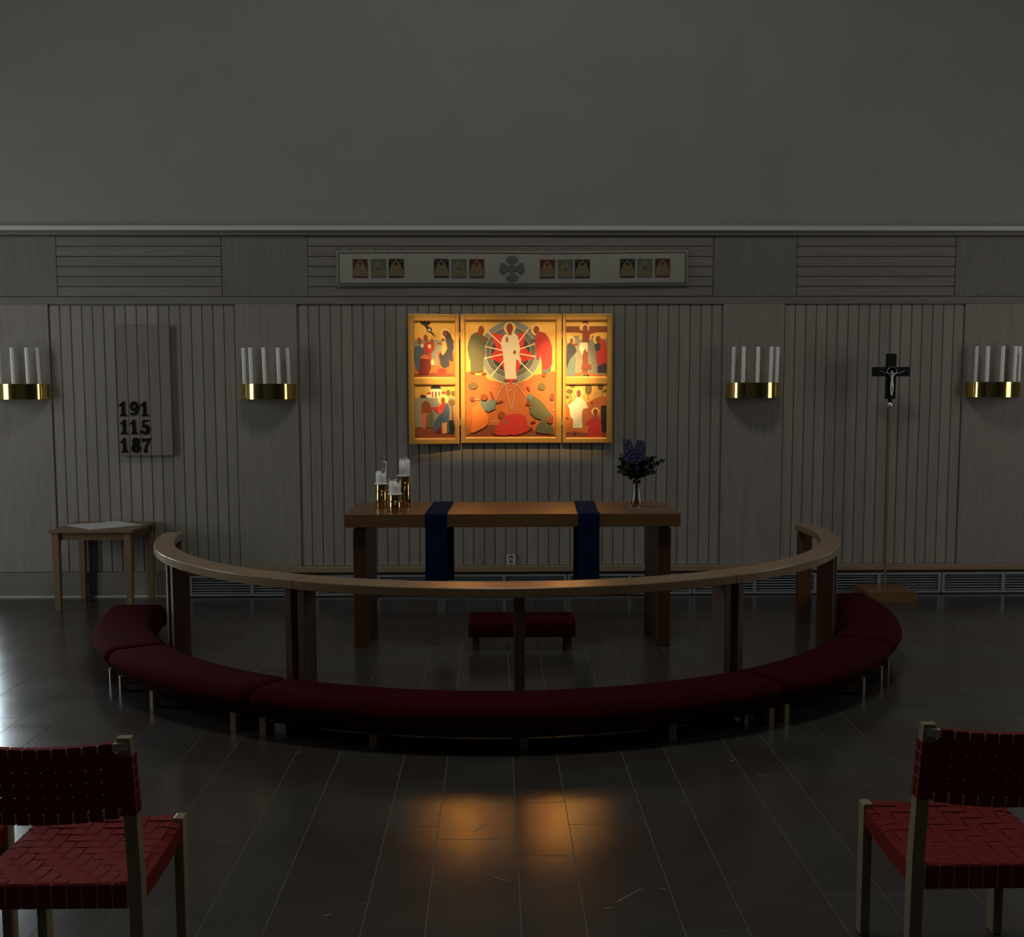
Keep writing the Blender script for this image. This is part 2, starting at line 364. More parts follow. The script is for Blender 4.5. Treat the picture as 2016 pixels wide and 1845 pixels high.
# heating grilles under the ledge
GR = ['heating grille with grey louvres, leftmost, behind the table corner and rail end', 
      'heating grille with grey louvres behind the left altar leg and left blue band', 'heating grille with grey louvres under the wall socket',
      'heating grille with grey louvres behind the right altar leg', 'heating grille with grey louvres behind the right end post of the rail',
      'heating grille with grey louvres behind the processional cross base', 'heating grille with grey louvres at the far right under the last sconce']
g0 = None
for i in range(7):
    x = -2.72+1.12*i
    lab = GR[i]
    if i == 0:
        t = thing('heating_grille', lab, 'grille', (x, 9.3, 0), 'heating grilles along the altar wall')
        b = MB(); W = 1.114
        b.box(0.003, W, 0, 0.03, 0.008, 0.026, 'grille_metal'); b.box(0.003, W, 0, 0.03, 0.172, 0.193, 'grille_metal')
        b.box(0.003, 0.028, 0, 0.03, 0.026, 0.172, 'grille_metal'); b.box(W-0.025, W, 0, 0.03, 0.026, 0.172, 'grille_metal')
        b.build('frame', t, bevel=0.0015)
        b = MB(); b.box(W/2-0.014, W/2+0.014, 0.0, 0.03, 0.026, 0.172, 'grille_metal'); b.build('mullion', t)
        b = MB()
        for kx in range(6):
            z = 0.038+kx*0.0235
            mm_ = Matrix.Translation((0, 0.014, z)) @ Matrix.Rotation(math.radians(28), 4, 'X')
            for xa, xb in ((0.028, W/2-0.014), (W/2+0.014, W-0.025)): b.box(xa, xb, -0.007, 0.012, -0.0022, 0.0022, 'grille_metal', M=mm_)
        b.build('louvres', t)
        b = MB(); b.box(0.01, W-0.01, 0.034, 0.05, 0.0, 0.195, 'black'); b.build('backing', t)
        g0 = t
    else:
        t = dup(g0, (x, 9.3, 0)); t['label'] = lab
# wall socket
t = thing('wall_socket', 'white double power socket low on the panelling behind the altar', 'socket', (0.139, 9.342, 0.318))
b = MB(); b.box(-0.041, 0.041, -0.012, 0.0, -0.048, 0.048, 'plastic_white'); b.build('plate', t, bevel=0.004)
for dz in (0.022, -0.022):
    b = MB(); b.prism([(0.019*math.cos(2*PI*k/20), dz+0.019*math.sin(2*PI*k/20)) for k in range(20)], -0.0128, -0.011, 'plastic_dark')
    o = b.build('outlet', t)
    b = MB(); b.prism([(-0.016, dz-0.013), (0.016, dz-0.013), (0.006, dz+0.0), (-0.006, dz+0.0)], -0.0136, -0.0125, 'plastic_white'); b.build('insert', o)

# ------------------------------------------------------------------ triptych
def UV(u, v): return (-0.8083+0.000940*u, 2.566-0.000939*v)
def ell(cx, cy, rx, ry, n=22, a0=0, a1=2*PI): return [(cx+rx*math.cos(a0+(a1-a0)*k/n), cy+ry*math.sin(a0+(a1-a0)*k/n)) for k in range(n if a1-a0 > 6.2 else n+1)]
def seg(p, q, wd):
    d = Vector((q[0]-p[0], q[1]-p[1])).normalized(); nx, ny = -d.y*wd/2, d.x*wd/2
    return [(p[0]+nx, p[1]+ny), (q[0]+nx, q[1]+ny), (q[0]-nx, q[1]-ny), (p[0]-nx, p[1]-ny)]
def rect(a, b_, c, d): return [(a, b_), (c, b_), (c, d), (a, d)]
def clip(poly, x0, y0, x1, y1):
    def cut(ps, ins, inter):
        out = []
        for i in range(len(ps)):
            a, c = ps[i-1], ps[i]
            if ins(c):
                if not ins(a): out.append(inter(a, c))
                out.append(c)
            elif ins(a): out.append(inter(a, c))
        return out
    def ix(X): return lambda a, c: (X, a[1]+(c[1]-a[1])*(X-a[0])/(c[0]-a[0]))
    def iy(Y): return lambda a, c: (a[0]+(c[0]-a[0])*(Y-a[1])/(c[1]-a[1]), Y)
    for ins, it in ((lambda p: p[0] >= x0, ix(x0)), (lambda p: p[0] <= x1, ix(x1)), (lambda p: p[1] >= y0, iy(y0)), (lambda p: p[1] <= y1, iy(y1))):
        poly = cut(poly, ins, it)
        if len(poly) < 3: return []
    return poly
def smooth_poly(ps, it=2):
    for _ in range(it):
        q = []
        for i in range(len(ps)):
            a, c = ps[i], ps[(i+1) % len(ps)]
            q += [(a[0]*.75+c[0]*.25, a[1]*.75+c[1]*.25), (a[0]*.25+c[0]*.75, a[1]*.25+c[1]*.75)]
        ps = q
    return ps
def painting(bounds, items, parent, x0, ylev, name='painting'):
    # items: (colour, polygon[, smooth]); laid as paint films on the gold ground
    import bmesh
    b = MB(); u0, v0, u1, v1 = bounds
    ax, az = UV(u0, v1); bx, bz = UV(u1, v0)
    b.box(ax-x0, bx-x0, ylev, ylev+0.008, az, bz, 'gold_leaf')
    for i, it in enumerate(items):
        poly = smooth_poly(it[1]) if len(it) > 2 and it[2] else it[1]
        poly = clip(poly, u0, v0, u1, v1)
        if len(poly) < 3: continue
        pts = [(UV(*p)[0]-x0, UV(*p)[1]) for p in poly]
        y = ylev-0.00025*(i+1)
        bm = bmesh.new(); vs = [bm.verts.new((p[0], y, p[1])) for p in pts]
        try: f = bm.faces.new(vs)
        except ValueError: bm.free(); continue
        bm.normal_update()
        if f.normal.y > 0: f.normal_flip()
        r = bmesh.ops.triangulate(bm, faces=[f]); bm.verts.index_update()
        idx = {v_: q for q, v_ in enumerate(bm.verts)}
        b.add([v_.co[:] for v_ in bm.verts], [[idx[v_] for v_ in f_.verts] for f_ in bm.faces], 'paint_'+it[0]); bm.free()
    return b.build(name, parent)
def frame_mesh(name, parent, x0, ox0, ox1, oz0, oz1, holes, yf, yb):
    b = MB()
    zs = sorted({oz0, oz1}|{h[2] for h in holes}|{h[3] for h in holes}); hx0, hx1 = holes[0][0], holes[0][1]
    b.box(ox0-x0, hx0-x0, yf, yb, oz0, oz1, 'gold_frame'); b.box(hx1-x0, ox1-x0, yf, yb, oz0, oz1, 'gold_frame')
    for z0, z1 in zip(zs[:-1], zs[1:]):
        if not any(abs(h[2]-z0) < 1e-6 for h in holes): b.box(hx0-x0, hx1-x0, yf, yb, z0, z1, 'gold_frame')
        else:   # raised inner fillet round the opening
            f_ = 0.007
            b.box(hx0-x0, hx0-x0+f_, yf+0.006, yb, z0, z1, 'gold_frame'); b.box(hx1-x0-f_, hx1-x0, yf+0.006, yb, z0, z1, 'gold_frame')
            b.box(hx0-x0+f_, hx1-x0-f_, yf+0.006, yb, z0, z0+f_, 'gold_frame'); b.box(hx0-x0+f_, hx1-x0-f_, yf+0.006, yb, z1-f_, z1, 'gold_frame')
    b.box(ox0-x0+0.01, ox1-x0-0.01, yf+0.03, yb-0.003, oz0+0.01, oz1-0.01, 'gold_frame')
    return b.build(name, parent, bevel=0.003)
trip = thing('triptych', 'golden winged triptych with painted robed figures, spotlit above the altar', 'triptych', (0.14, 9.34, 1.36))
TP = trip.location
def loc_part(o, x, y):  # geometry is in wall coordinates about x0 = x
    o.location = (x-TP.x, y-TP.y, -TP.z); return o
YFm, YBm = 0.0, 0.055
cf = frame_mesh('centre_panel', trip, 0.14, -0.298, 0.585, 1.365, 2.487, [(-0.262, 0.539, 1.410, 2.436)], YFm, YBm); loc_part(cf, 0.14, 9.283)
lf = frame_mesh('wing', trip, -0.308, -0.751, -0.310, 1.358, 2.484, [(-0.706, -0.341, 1.403, 1.878), (-0.706, -0.341, 1.934, 2.427)], YFm, YBm); loc_part(lf, -0.308, 9.283)
lf.rotation_euler = (0, 0, math.radians(7))
rf = frame_mesh('wing', trip, 0.591, 0.593, 1.026, 1.364, 2.487, [(0.616, 0.986, 1.404, 1.880), (0.616, 0.986, 1.937, 2.434)], YFm, YBm); loc_part(rf, 0.591, 9.283)
rf.rotation_euler = (0, 0, math.radians(-2))
YP = 0.024
C0 = (1008, 437)
items = [('orange', [(570,615),(640,622),(700,650),(760,640),(800,690),(950,725),(1060,725),(1170,690),(1230,645),(1290,640),(1350,635),(1400,612),(1450,632),(1450,1240),(570,1240)]),
 ('brown', [(600,1190),(700,1170),(800,1110),(880,1110),(1000,1160),(1200,1140),(1240,1180),(1440,1215),(1440,1240),(590,1240)], 1),
 ('line', ell(*C0, 290, 290, 60)), ('grey1', ell(*C0, 284, 284, 60)), ('line', ell(*C0, 237, 237, 60)), ('grey2', ell(*C0, 232, 232, 60)), ('line', ell(*C0, 188, 188, 50)),
 ('grey3', ell(*C0, 184, 184, 50)),
 ('pure_red', [(936,277),(1072,274),(1153,242),(1126,384),(1243,479),(1102,535),(1072,633),(1009,731),(955,633),(921,540),(806,487),(875,403),(822,257)])]
for q in ((795,245),(770,382),(745,497),(828,655),(1180,215),(1238,357),(1243,478),(1210,638)):
    items.append(('ray', seg((C0[0]+(q[0]-C0[0])*0.2, C0[1]+(q[1]-C0[1])*0.2), q, 11)))
items += [('halo', ell(1000, 210, 57, 57)), ('cream', [(955,270),(985,262),(1040,255),(1072,285),(1090,370),(1096,420),(1083,450),(1104,500),(1100,560),(1078,510),(1058,500),(1056,600),(1064,684),(958,684),(950,600),(940,500),(935,430),(918,380),(926,310)], 0),
 ('skin', ell(1000, 214, 31, 44)), ('skin', rect(985, 240, 1018, 278)), ('skin', ell(974, 320, 11, 26)), ('skin', ell(1045, 436, 13, 18)), ('pure_red', [(990,684),(1035,684),(1012,732)]),
 ('skin', ell(966, 700, 24, 11)), ('skin', ell(1050, 702, 24, 13)),
 ('robe_green', [(660,265),(705,245),(750,275),(782,305),(778,345),(762,365),(768,450),(750,520),(758,605),(722,625),(680,618),(636,605),(633,520),(618,470),(606,400),(615,340),(635,290)], 0),
 ('skin', ell(735, 228, 27, 36)), ('skin', ell(715, 265, 28, 18)), ('skin', ell(778, 312, 20, 12)), ('skin', ell(652, 622, 26, 12)), ('skin', ell(760, 632, 24, 12)),
 ('halo', ell(1250, 232, 54, 54)), ('robe_red', [(1240,275),(1280,245),(1330,262),(1372,320),(1394,390),(1394,530),(1380,590),(1340,600),(1298,600),(1300,540),(1287,455),(1268,500),(1250,495),(1240,400),(1236,330)], 0),
 ('grey2', [(1298,595),(1345,600),(1382,565),(1385,605),(1345,628),(1300,626)]), ('skin', ell(1247, 230, 27, 36)), ('skin', ell(1222, 325, 22, 10)), ('skin', ell(1318, 645, 18, 20)),
 ('bush', ell(655, 747, 43, 30, 14)), ('bush', [(620,740),(635,712),(645,725),(658,706),(672,725),(690,715),(700,745)]), ('bush', ell(1297, 756, 36, 30, 14)), ('bush', [(1262,745),(1280,718),(1292,728),(1300,712),(1318,730),(1332,750)]),
 ('brown', ell(648, 868, 24, 23, 9)), ('brown', ell(1395, 850, 23, 33, 9)), ('brown', seg((1160,755),(1184,792),20)), ('darkred', seg((1193,1092),(1238,1084),20)),
 ('line', seg((950,722),(864,890),5)), ('line', seg((950,722),(1010,965),5)), ('line', seg((1062,726),(1022,975),5)), ('line', seg((1062,726),(1188,905),5)),
 ('line', seg((845,745),(860,760),6)), ('line', seg((893,745),(899,765),6)), ('line', seg((995,800),(1014,780),7)), ('line', seg((668,872),(722,872),4)), ('line', seg((825,1077),(893,1077),4)), ('line', seg((1385,972),(1420,972),4)),
 ('bright_orange', [(730,890),(765,975),(795,1030),(802,1090),(770,1130),(700,1165),(645,1190),(630,1160),(655,1060),(640,960),(690,920)], 1),
 ('skin', ell(758, 852, 34, 31)), ('skin', seg((818,800),(855,895),22)), ('skin', seg((865,905),(935,888),14)), ('teal', [(722,878),(745,890),(775,895),(805,880),(815,865),(850,880),(868,905),(862,960),(800,990),(758,972),(728,925)]),
 ('robe_red', [(838,1190),(880,1120),(930,1045),(950,1020),(1040,1003),(1110,1008),(1148,1040),(1162,1085),(1160,1120),(1200,1128),(1190,1160),(1120,1190),(1040,1212),(1010,1197),(960,1212),(890,1208),(850,1195)], 1),
 ('skin', ell(922, 1018, 36, 32)), ('skin', ell(1190, 1140, 22, 12)), ('skin', ell(850, 1172, 20, 18)), ('grey2', seg((958,1060),(944,1105),16)),
 ('robe_green', [(1162,860),(1185,825),(1225,845),(1290,888),(1330,935),(1375,1000),(1412,1035),(1405,1070),(1350,1060),(1345,1100),(1398,1120),(1422,1212),(1385,1195),(1290,1190),(1250,1180),(1243,1130),(1278,1090),(1290,1060),(1230,1045),(1190,1000),(1178,940),(1202,925),(1172,895)], 0),
 ('teal', ell(1188, 850, 26, 26)), ('skin', ell(1375, 1065, 33, 34)), ('skin', seg((1148,910),(1195,922),22)), ('skin', ell(1385, 1192, 12, 18))]
painting((578, 138, 1437, 1232), items, cf, 0.14, YP)
it = [('wallgrey', rect(100,322,520,600)), ('orange', [(100,570),(260,560),(400,560),(520,555),(520,700),(100,700)]), ('brown', [(100,640),(300,625),(520,640),(520,700),(100,700)]),
 ('nearblack', ell(222, 165, 46, 26)), ('nearblack', [(200,180),(240,180),(262,225),(240,232)]), ('navy', ell(258, 230, 24, 26)), ('cream', ell(258, 232, 11, 12)),
 ('nearblack', [(262,250),(282,250),(315,310)]), ('nearblack', [(270,250),(290,258),(342,305)]), ('halo', ell(402, 268, 46, 50)),
 ('orange', rect(330,450,500,630)), ('pink', ell(350,445,18,20)), ('pink', ell(478,460,18,22)), ('pure_red', ell(370,608,44,24)),
 ('navy', [(402,300),(395,250),(420,235),(450,265),(478,330),(480,400),(470,440),(476,520),(452,520),(440,500),(440,565),(390,585),(360,560),(343,460),(370,430),(412,420),(418,350)]),
 ('skin', ell(398,262,19,28)), ('peach', [(372,345),(392,330),(412,355),(422,400),(402,440),(385,460),(368,455)]), ('skin', ell(383,320,14,15)), ('skin', seg((336,352),(375,360),12)),
 ('blue', [(118,392),(160,372),(205,395),(218,440),(172,470),(165,610),(140,610),(118,520)]), ('skin', ell(164,330,20,28)), ('cream', ell(190,378,12,18)),
 ('robe_red', [(205,372),(225,335),(262,345),(285,330),(300,365),(298,405),(270,440),(272,560),(232,540),(206,440)]), ('skin', ell(222,302,19,28)), ('cream', ell(257,382,15,20)), ('skin', ell(281,325,7,22)),
 ('darkred', [(165,500),(185,455),(245,480),(262,520),(268,580),(240,642),(150,640),(168,590)]), ('orange', [(172,480),(205,450),(250,470),(248,500),(170,495)]), ('skin', ell(230,440,22,22)), ('halo', ell(284,530,16,30))]
painting((108, 143, 502, 690), it, lf, -0.308, YP)
it = [('wallgrey', rect(100,858,540,1150)), ('brown', [(100,1130),(300,1120),(540,1130),(540,1260),(100,1260)]), ('nearblack', [(160,858),(182,820),(192,835),(205,828),(228,858)]),
 ('cream', rect(262,775,366,858)), ('nearblack', ell(312,775,50,38,16,PI,2*PI)), ('robe_red', ell(250,825,22,22,10,PI,2*PI)), ('robe_red', ell(385,820,20,22,10,PI,2*PI)), ('cream', rect(232,825,266,858)),
 ('brown', rect(276,800,288,852)), ('brown', rect(305,800,320,852)), ('brown', rect(337,800,350,852)),
 ('brown', ell(218,935,44,48)), ('brown', rect(176,935,240,1000)), ('halo', ell(380,872,50,50)), ('bush', ell(428,810,22,26)), ('bush', ell(475,817,20,24)), ('bush', ell(461,900,30,28)),
 ('brown', seg((455,870),(478,1080),10)), ('brown', seg((462,925),(470,1100),14)), ('nearblack', ell(452,1130,34,66)),
 ('pink', [(176,1002),(215,985),(228,1010),(215,1150),(180,1140)]), ('robe_green', [(228,1020),(262,990),(290,1000),(282,1130),(218,1135)]), ('skin', ell(255,965,18,30)), ('skin', ell(200,975,20,28)),
 ('robe_red', [(275,945),(340,940),(345,1000),(310,990)]), ('robe_red', [(345,940),(372,900),(412,905),(395,980),(352,1010)]), ('pink', [(330,960),(362,975),(365,1010),(335,1010)]),
 ('blue', [(402,905),(432,925),(440,970),(432,1060),(440,1180),(410,1190),(400,1090),(370,1080),(345,1140),(300,1182),(288,1150),(292,1080),(335,1030),(380,1000)]),
 ('skin', ell(378,882,19,30)), ('peach', [(368,1078),(385,1090),(415,1080),(412,1190),(370,1190)]), ('darkred', ell(335,1170,25,18))]
painting((113, 727, 510, 1245), it, lf, -0.308, YP)
it = [('wallgrey', [(1500,300),(1570,320),(1570,285),(1640,285),(1640,320),(1760,320),(1760,285),(1830,290),(1830,320),(1920,310),(1920,650),(1500,650)]), ('orange', [(1500,660),(1620,630),(1700,615),(1800,640),(1920,650),(1920,700),(1500,700)]),
 ('brown', rect(1676,120,1726,630)), ('brown', rect(1500,197,1920,254)), ('brown', rect(1660,120,1742,150)), ('nearblack', ell(1712,656,30,14)), ('cream', ell(1706,658,6,6)),
 ('halo', ell(1692,212,45,42)), ('skin', ell(1700,220,24,34)), ('skin', [(1560,225),(1680,235),(1760,240),(1860,222),(1860,235),(1745,270),(1732,352),(1680,348),(1676,262),(1560,240)]),
 ('cream', [(1650,352),(1700,345),(1727,352),(1720,445),(1700,400),(1672,470),(1646,410)]), ('skin', seg((1692,425),(1722,560),26)), ('brown', rect(1668,552,1758,596)), ('skin', ell(1725,570,22,14)),
 ('halo', ell(1568,325,36,42)), ('navy', [(1530,375),(1555,345),(1598,372),(1622,420),(1600,460),(1578,480),(1560,540),(1528,592),(1524,480)]), ('teal', [(1560,500),(1600,455),(1612,500),(1608,655),(1520,655),(1522,610)]), ('skin', ell(1574,335,17,28)), ('skin', seg((1590,370),(1628,358),14)),
 ('halo', ell(1808,320,36,42)), ('robe_red', [(1812,345),(1850,310),(1888,340),(1905,420),(1905,560),(1880,600),(1822,570),(1802,470)]), ('navy', [(1786,370),(1822,345),(1845,370),(1840,420),(1800,425)]), ('navy', [(1815,570),(1860,545),(1905,540),(1905,625),(1818,622)]), ('skin', ell(1820,318,24,32))]
painting((1513, 137, 1905, 674), it, rf, 0.591, YP)
it = [('orange', [(1500,935),(1560,905),(1620,950),(1700,915),(1800,865),(1860,845),(1920,850),(1920,1250),(1500,1250)]), ('brown', [(1500,1190),(1600,1170),(1700,1190),(1800,1170),(1920,1180),(1920,1250),(1500,1250)]),
 ('bush', ell(1582,745,28,22)), ('bush', ell(1556,800,31,22)), ('bush', ell(1537,853,17,18)), ('bush', ell(1733,775,32,58)), ('bush', ell(1846,760,27,28)), ('bush', ell(1885,798,15,17)),
 ('brown', seg((1560,820),(1575,885),6)), ('brown', seg((1575,885),(1520,930),6)), ('brown', seg((1733,830),(1733,880),6)), ('brown', seg((1858,785),(1858,845),6)),
 ('halo', ell(1645,815,46,46)), ('cream', [(1534,925),(1590,900),(1625,855),(1665,855),(1705,900),(1732,955),(1682,965),(1672,1010),(1678,1142),(1588,1142),(1590,1060),(1565,1040),(1556,960)]), ('skin', ell(1642,820,21,36)),
 ('nearblack', rect(1850,932,1920,1180)), ('halo', ell(1798,988,38,38)), ('robe_red', [(1775,1035),(1830,1030),(1852,1100),(1865,1250),(1715,1250),(1738,1115),(1700,1100)]), ('skin', ell(1800,995,22,30)), ('grey2', seg((1792,1030),(1792,1062),14)),
 ('navy', ell(1765,905,9,8)), ('navy', ell(1536,1050,9,8)), ('navy', ell(1605,1196,12,9))]
painting((1513, 723, 1905, 1232), it, rf, 0.591, YP)
for z in (1.55, 2.30):
    for x in (-0.303, 0.588):
        b = MB(); b.lathe([(0.006, -0.03), (0.006, 0.03)], (0, 0, 0), 'brass_dark', 10); h = b.build('hinge', trip, loc=(x-TP.x, 9.279-TP.y, z-TP.z))
# altar spot fixtures on a ceiling-hung track, above the frame
for lx, tx, lab in ((-0.85, -0.30, 'small black spot lamp on the left, aimed at the triptych'), (1.1, 0.58, 'small black spot lamp on the right, aimed at the triptych')):
    t = thing('spot_lamp', lab, 'lamp', (lx, 5.6, 4.55), 'spot lamps over the altar')
    q = (Vector((tx, 9.27, 1.95))-Vector((lx, 5.6, 4.55))).to_track_quat('Z', 'Y')
    b = MB(); n = 24
    rings = [[(r*math.cos(2*PI*k/n), r*math.sin(2*PI*k/n), z) for k in range(n)] for r, z in ((0.055, 0.02), (0.05, -0.04), (0.045, -0.16), (0.02, -0.18))]
    b.loft(rings, 'lamp_black', caps=False, smooth=True); o = b.build('lamp_housing', t); o.rotation_mode = 'QUATERNION'; o.rotation_quaternion = q
    ax_ = (Vector((tx, 9.27, 2.0))-Vector((lx, 5.6, 4.55))).normalized(); sx_ = ax_.cross(Vector((0, 0, 1))).normalized(); sy_ = sx_.cross(ax_)
    def pj(x, z):
        d = Vector((x-lx, 9.27-5.6, z-4.55)); d = d*(0.22/d.dot(ax_)); return d
    inn = [pj(x, z) for x, z in ((-0.715, 1.3), (0.995, 1.3), (0.995, 2.465), (-0.715, 2.465))]
    cc = ax_*0.22; outr = [cc-sx_*0.10-sy_*0.10, cc+sx_*0.10-sy_*0.10, cc+sx_*0.10+sy_*0.10, cc-sx_*0.10+sy_*0.10]
    b = MB(); b.loft([inn, outr, [p+ax_*0.002 for p in outr], [p+ax_*0.002 for p in inn]], 'lamp_black', loop=True)
    hs = [cc*0.05+(-sx_*a_-sy_*c_)*0.056+ax_*0.0 for a_, c_ in ((1, 1), (-1, 1), (-1, -1), (1, -1))]
    for p, q_ in zip(hs, outr): b.tube([p, q_], 0.003, 'lamp_black', 6)
    b.build('barn_doors', t)
    b = MB(); b.tube([(0, 0, 0.04), (0, 0, ZC-4.55)], 0.008, 'lamp_black'); o2 = b.build('suspension_rod', t, loc=(0, -0.1, 0.06))

# ------------------------------------------------------------------ banner over the triptych
ban = thing('textile_banner', 'long cream textile banner with vestment pictures and grey cross above triptych', 'banner', (0.16, 9.33, 2.73))
BX, BY, BZ = ban.location
def cloth_panel(x0, x1, z0, z1, nx=60, nz=8, amp=0.004):
    b = MB(); fr = []; 
    f = lambda x, z: 9.321-BY-amp*(math.sin(x*5.1+1)+math.sin(x*2.3+z*9))*0.5-0.006*math.sin((z-z0)/(z1-z0)*PI)
    sag = lambda x: -0.004*math.sin((x-x0)/(x1-x0)*PI)-0.003*math.sin(x*3.1)
    vs = []; 
    for j in range(nz+1):
        for i in range(nx+1):
            x = x0+(x1-x0)*i/nx; z = z0+(z1-z0)*j/nz
            vs.append((x-BX, f(x, z), z+sag(x)-BZ))
    n = len(vs); vs += [(p[0], p[1]+0.004, p[2]) for p in vs]
    fs = []
    for j in range(nz):
        for i in range(nx):
            a = j*(nx+1)+i; fs.append((a, a+1, a+nx+2, a+nx+1)); fs.append((n+a, n+a+nx+1, n+a+nx+2, n+a+1))
    for i in range(nx): fs.append((i, n+i, n+i+1, i+1)); a = nz*(nx+1)+i; fs.append((a, a+1, n+a+1, n+a))
    for j in range(nz): a = j*(nx+1); fs.append((a, a+nx+1, n+a+nx+1, n+a)); a += nx; fs.append((a, n+a, n+a+nx+1, a+nx+1))
    b.add(vs, fs, 'banner_cloth', smooth=True); return b, f, sag
b, cf_, sag_ = cloth_panel(-1.367, 1.684, 2.729, 3.031)
b.build('cloth', ban)
def strip_on(b, x0, z0, x1, z1, wd, mt, off=0.003):   # a braid following the cloth
    n = 40; vs = []; 
    for i in range(n+1):
        x = x0+(x1-x0)*i/n; z = z0+(z1-z0)*i/n
        dx, dz = (0, wd/2) if abs(x1-x0) > abs(z1-z0) else (wd/2, 0)
        for s_ in (-1, 1):
            vs.append((x+s_*dx-BX, cf_(x, z)-off, z+s_*dz+sag_(x)-BZ))
    b.add(vs, [(2*i, 2*i+2, 2*i+3, 2*i+1) if dz else (2*i, 2*i+1, 2*i+3, 2*i+2) for i in range(n)], mt)
b = MB()
for off, wd, mt in ((0.020, 0.007, 'banner_braid'), (0.029, 0.003, 'patch_trim')):
    x0, x1, z0, z1 = -1.367+off*0.75, 1.684-off*0.75, 2.729+off, 3.031-off*0.7
    strip_on(b, x0, z0, x1, z0, wd, mt); strip_on(b, x0, z1, x1, z1, wd, mt); strip_on(b, x0, z0, x0, z1, wd, mt); strip_on(b, x1, z0, x1, z1, wd, mt)
b.build('braid_border', ban)
def patch(xc, zc, kind):
    W, H = 0.064, 0.079; y = cf_(xc, zc)-0.004; b = MB(); c = {'r': 'patch_red', 'g': 'patch_green', 'b': 'patch_black'}[kind]
    b.box(-W, W, 0, 0.004, -H, H, c)
    prof = [(-W*0.95, -H*0.86), (-W*0.9, -H*0.2), (-W*0.62, H*0.35), (-W*0.2, H*0.8), (0, H*0.92), (W*0.2, H*0.8), (W*0.62, H*0.35), (W*0.9, -H*0.2), (W*0.95, -H*0.86)]
    b.prism(prof, -0.0012, 0.0, 'patch_gold')
    if kind == 'r':
        b.prism([(0, H*0.72), (W*0.22, H*0.5), (0, H*0.22), (-W*0.22, H*0.5)], -0.002, -0.0012, 'patch_red'); b.prism([(-0.0025, -H*0.86), (0.0025, -H*0.86), (0.0025, H*0.25), (-0.0025, H*0.25)], -0.002, -0.0012, 'patch_trim')
    elif kind == 'g':
        b.prism([(-0.003, -H*0.6), (0.003, -H*0.6), (0.003, H*0.45), (-0.003, H*0.45)], -0.002, -0.0012, 'patch_green')
        b.prism([(-W*0.6, -H*0.12), (W*0.6, -H*0.12), (W*0.35, H*0.05), (-W*0.35, H*0.05)], -0.002, -0.0012, 'patch_green')
        b.prism([(-W*0.3, H*0.12), (W*0.3, H*0.12), (0, H*0.4)], -0.0021, -0.0012, 'patch_trim')
    else:
        b.prism([(0.2*W*math.cos(a*PI/8), H*0.48+0.2*W*1.1*math.sin(a*PI/8)) for a in range(16)], -0.002, -0.0012, 'patch_black')
        for s_ in (-1, 1):
            b.prism([(s_*W*0.36, H*0.42), (s_*W*0.26, H*0.3), (s_*0.001, -H*0.3), (s_*0.001, -H*0.86), (s_*0.006, -H*0.86), (s_*0.007, -H*0.3)], -0.002, -0.0012, 'patch_trim')
            b.prism([(s_*W*0.3, H*0.55), (s_*W*0.36, H*0.5), (s_*W*0.9, H*0.9), (s_*W*0.84, H*0.95)], -0.002, -0.0012, 'patch_trim')
    o = b.build('picture_patch', ban, loc=(xc-BX, y, zc+sag_(xc)-BZ)); o['label'] = {'r': 'red', 'g': 'green', 'b': 'black'}[kind]+' picture patch with golden vestment'
for x, kk in ((-1.163, 'r'), (-1.006, 'g'), (-0.852, 'b'), (-0.460, 'b'), (-0.309, 'g'), (-0.154, 'r'), (0.461, 'r'), (0.616, 'g'), (0.765, 'b'), (1.157, 'b'), (1.309, 'g'), (1.463, 'r')):
    patch(x, 2.882, kk)
cr = []
for q in range(4):
    a = q*PI/2; pts = [(0.017, 0.018), (0.019, 0.036), (0.027, 0.052), (0.042, 0.064), (0.050, 0.071), (0.045, 0.090), (0.025, 0.103), (0.0, 0.107), (-0.025, 0.103), (-0.045, 0.090), (-0.050, 0.071), (-0.042, 0.064), (-0.027, 0.052), (-0.019, 0.036)]
    cr += [(x*math.cos(-a)-z*math.sin(-a), x*math.sin(-a)+z*math.cos(-a)) for x, z in pts[::-1]]
b = MB(); b.prism(cr, -0.003, 0.002, 'grey_braid'); b.build('cross_emblem', ban, loc=(0.153-BX, cf_(0.153, 2.875)-0.004, 2.878-BZ))
b = MB(); b.box(-1.37-BX, 1.688-BX, 9.326-BY, 9.338-BY, 3.026-BZ, 3.046-BZ, 'panel_h'); b.build('hanging_strip', ban)
for i in range(29):
    x = -1.355+i*(3.03/28)
    b = MB(); b.tube([(0, 0.012, 0.004), (0, -0.006, 0.004), (0, -0.009, -0.006)], 0.0035, 'seam', 6); b.build('hook', ban, loc=(x-BX, 9.330-BY, 3.05-BZ))

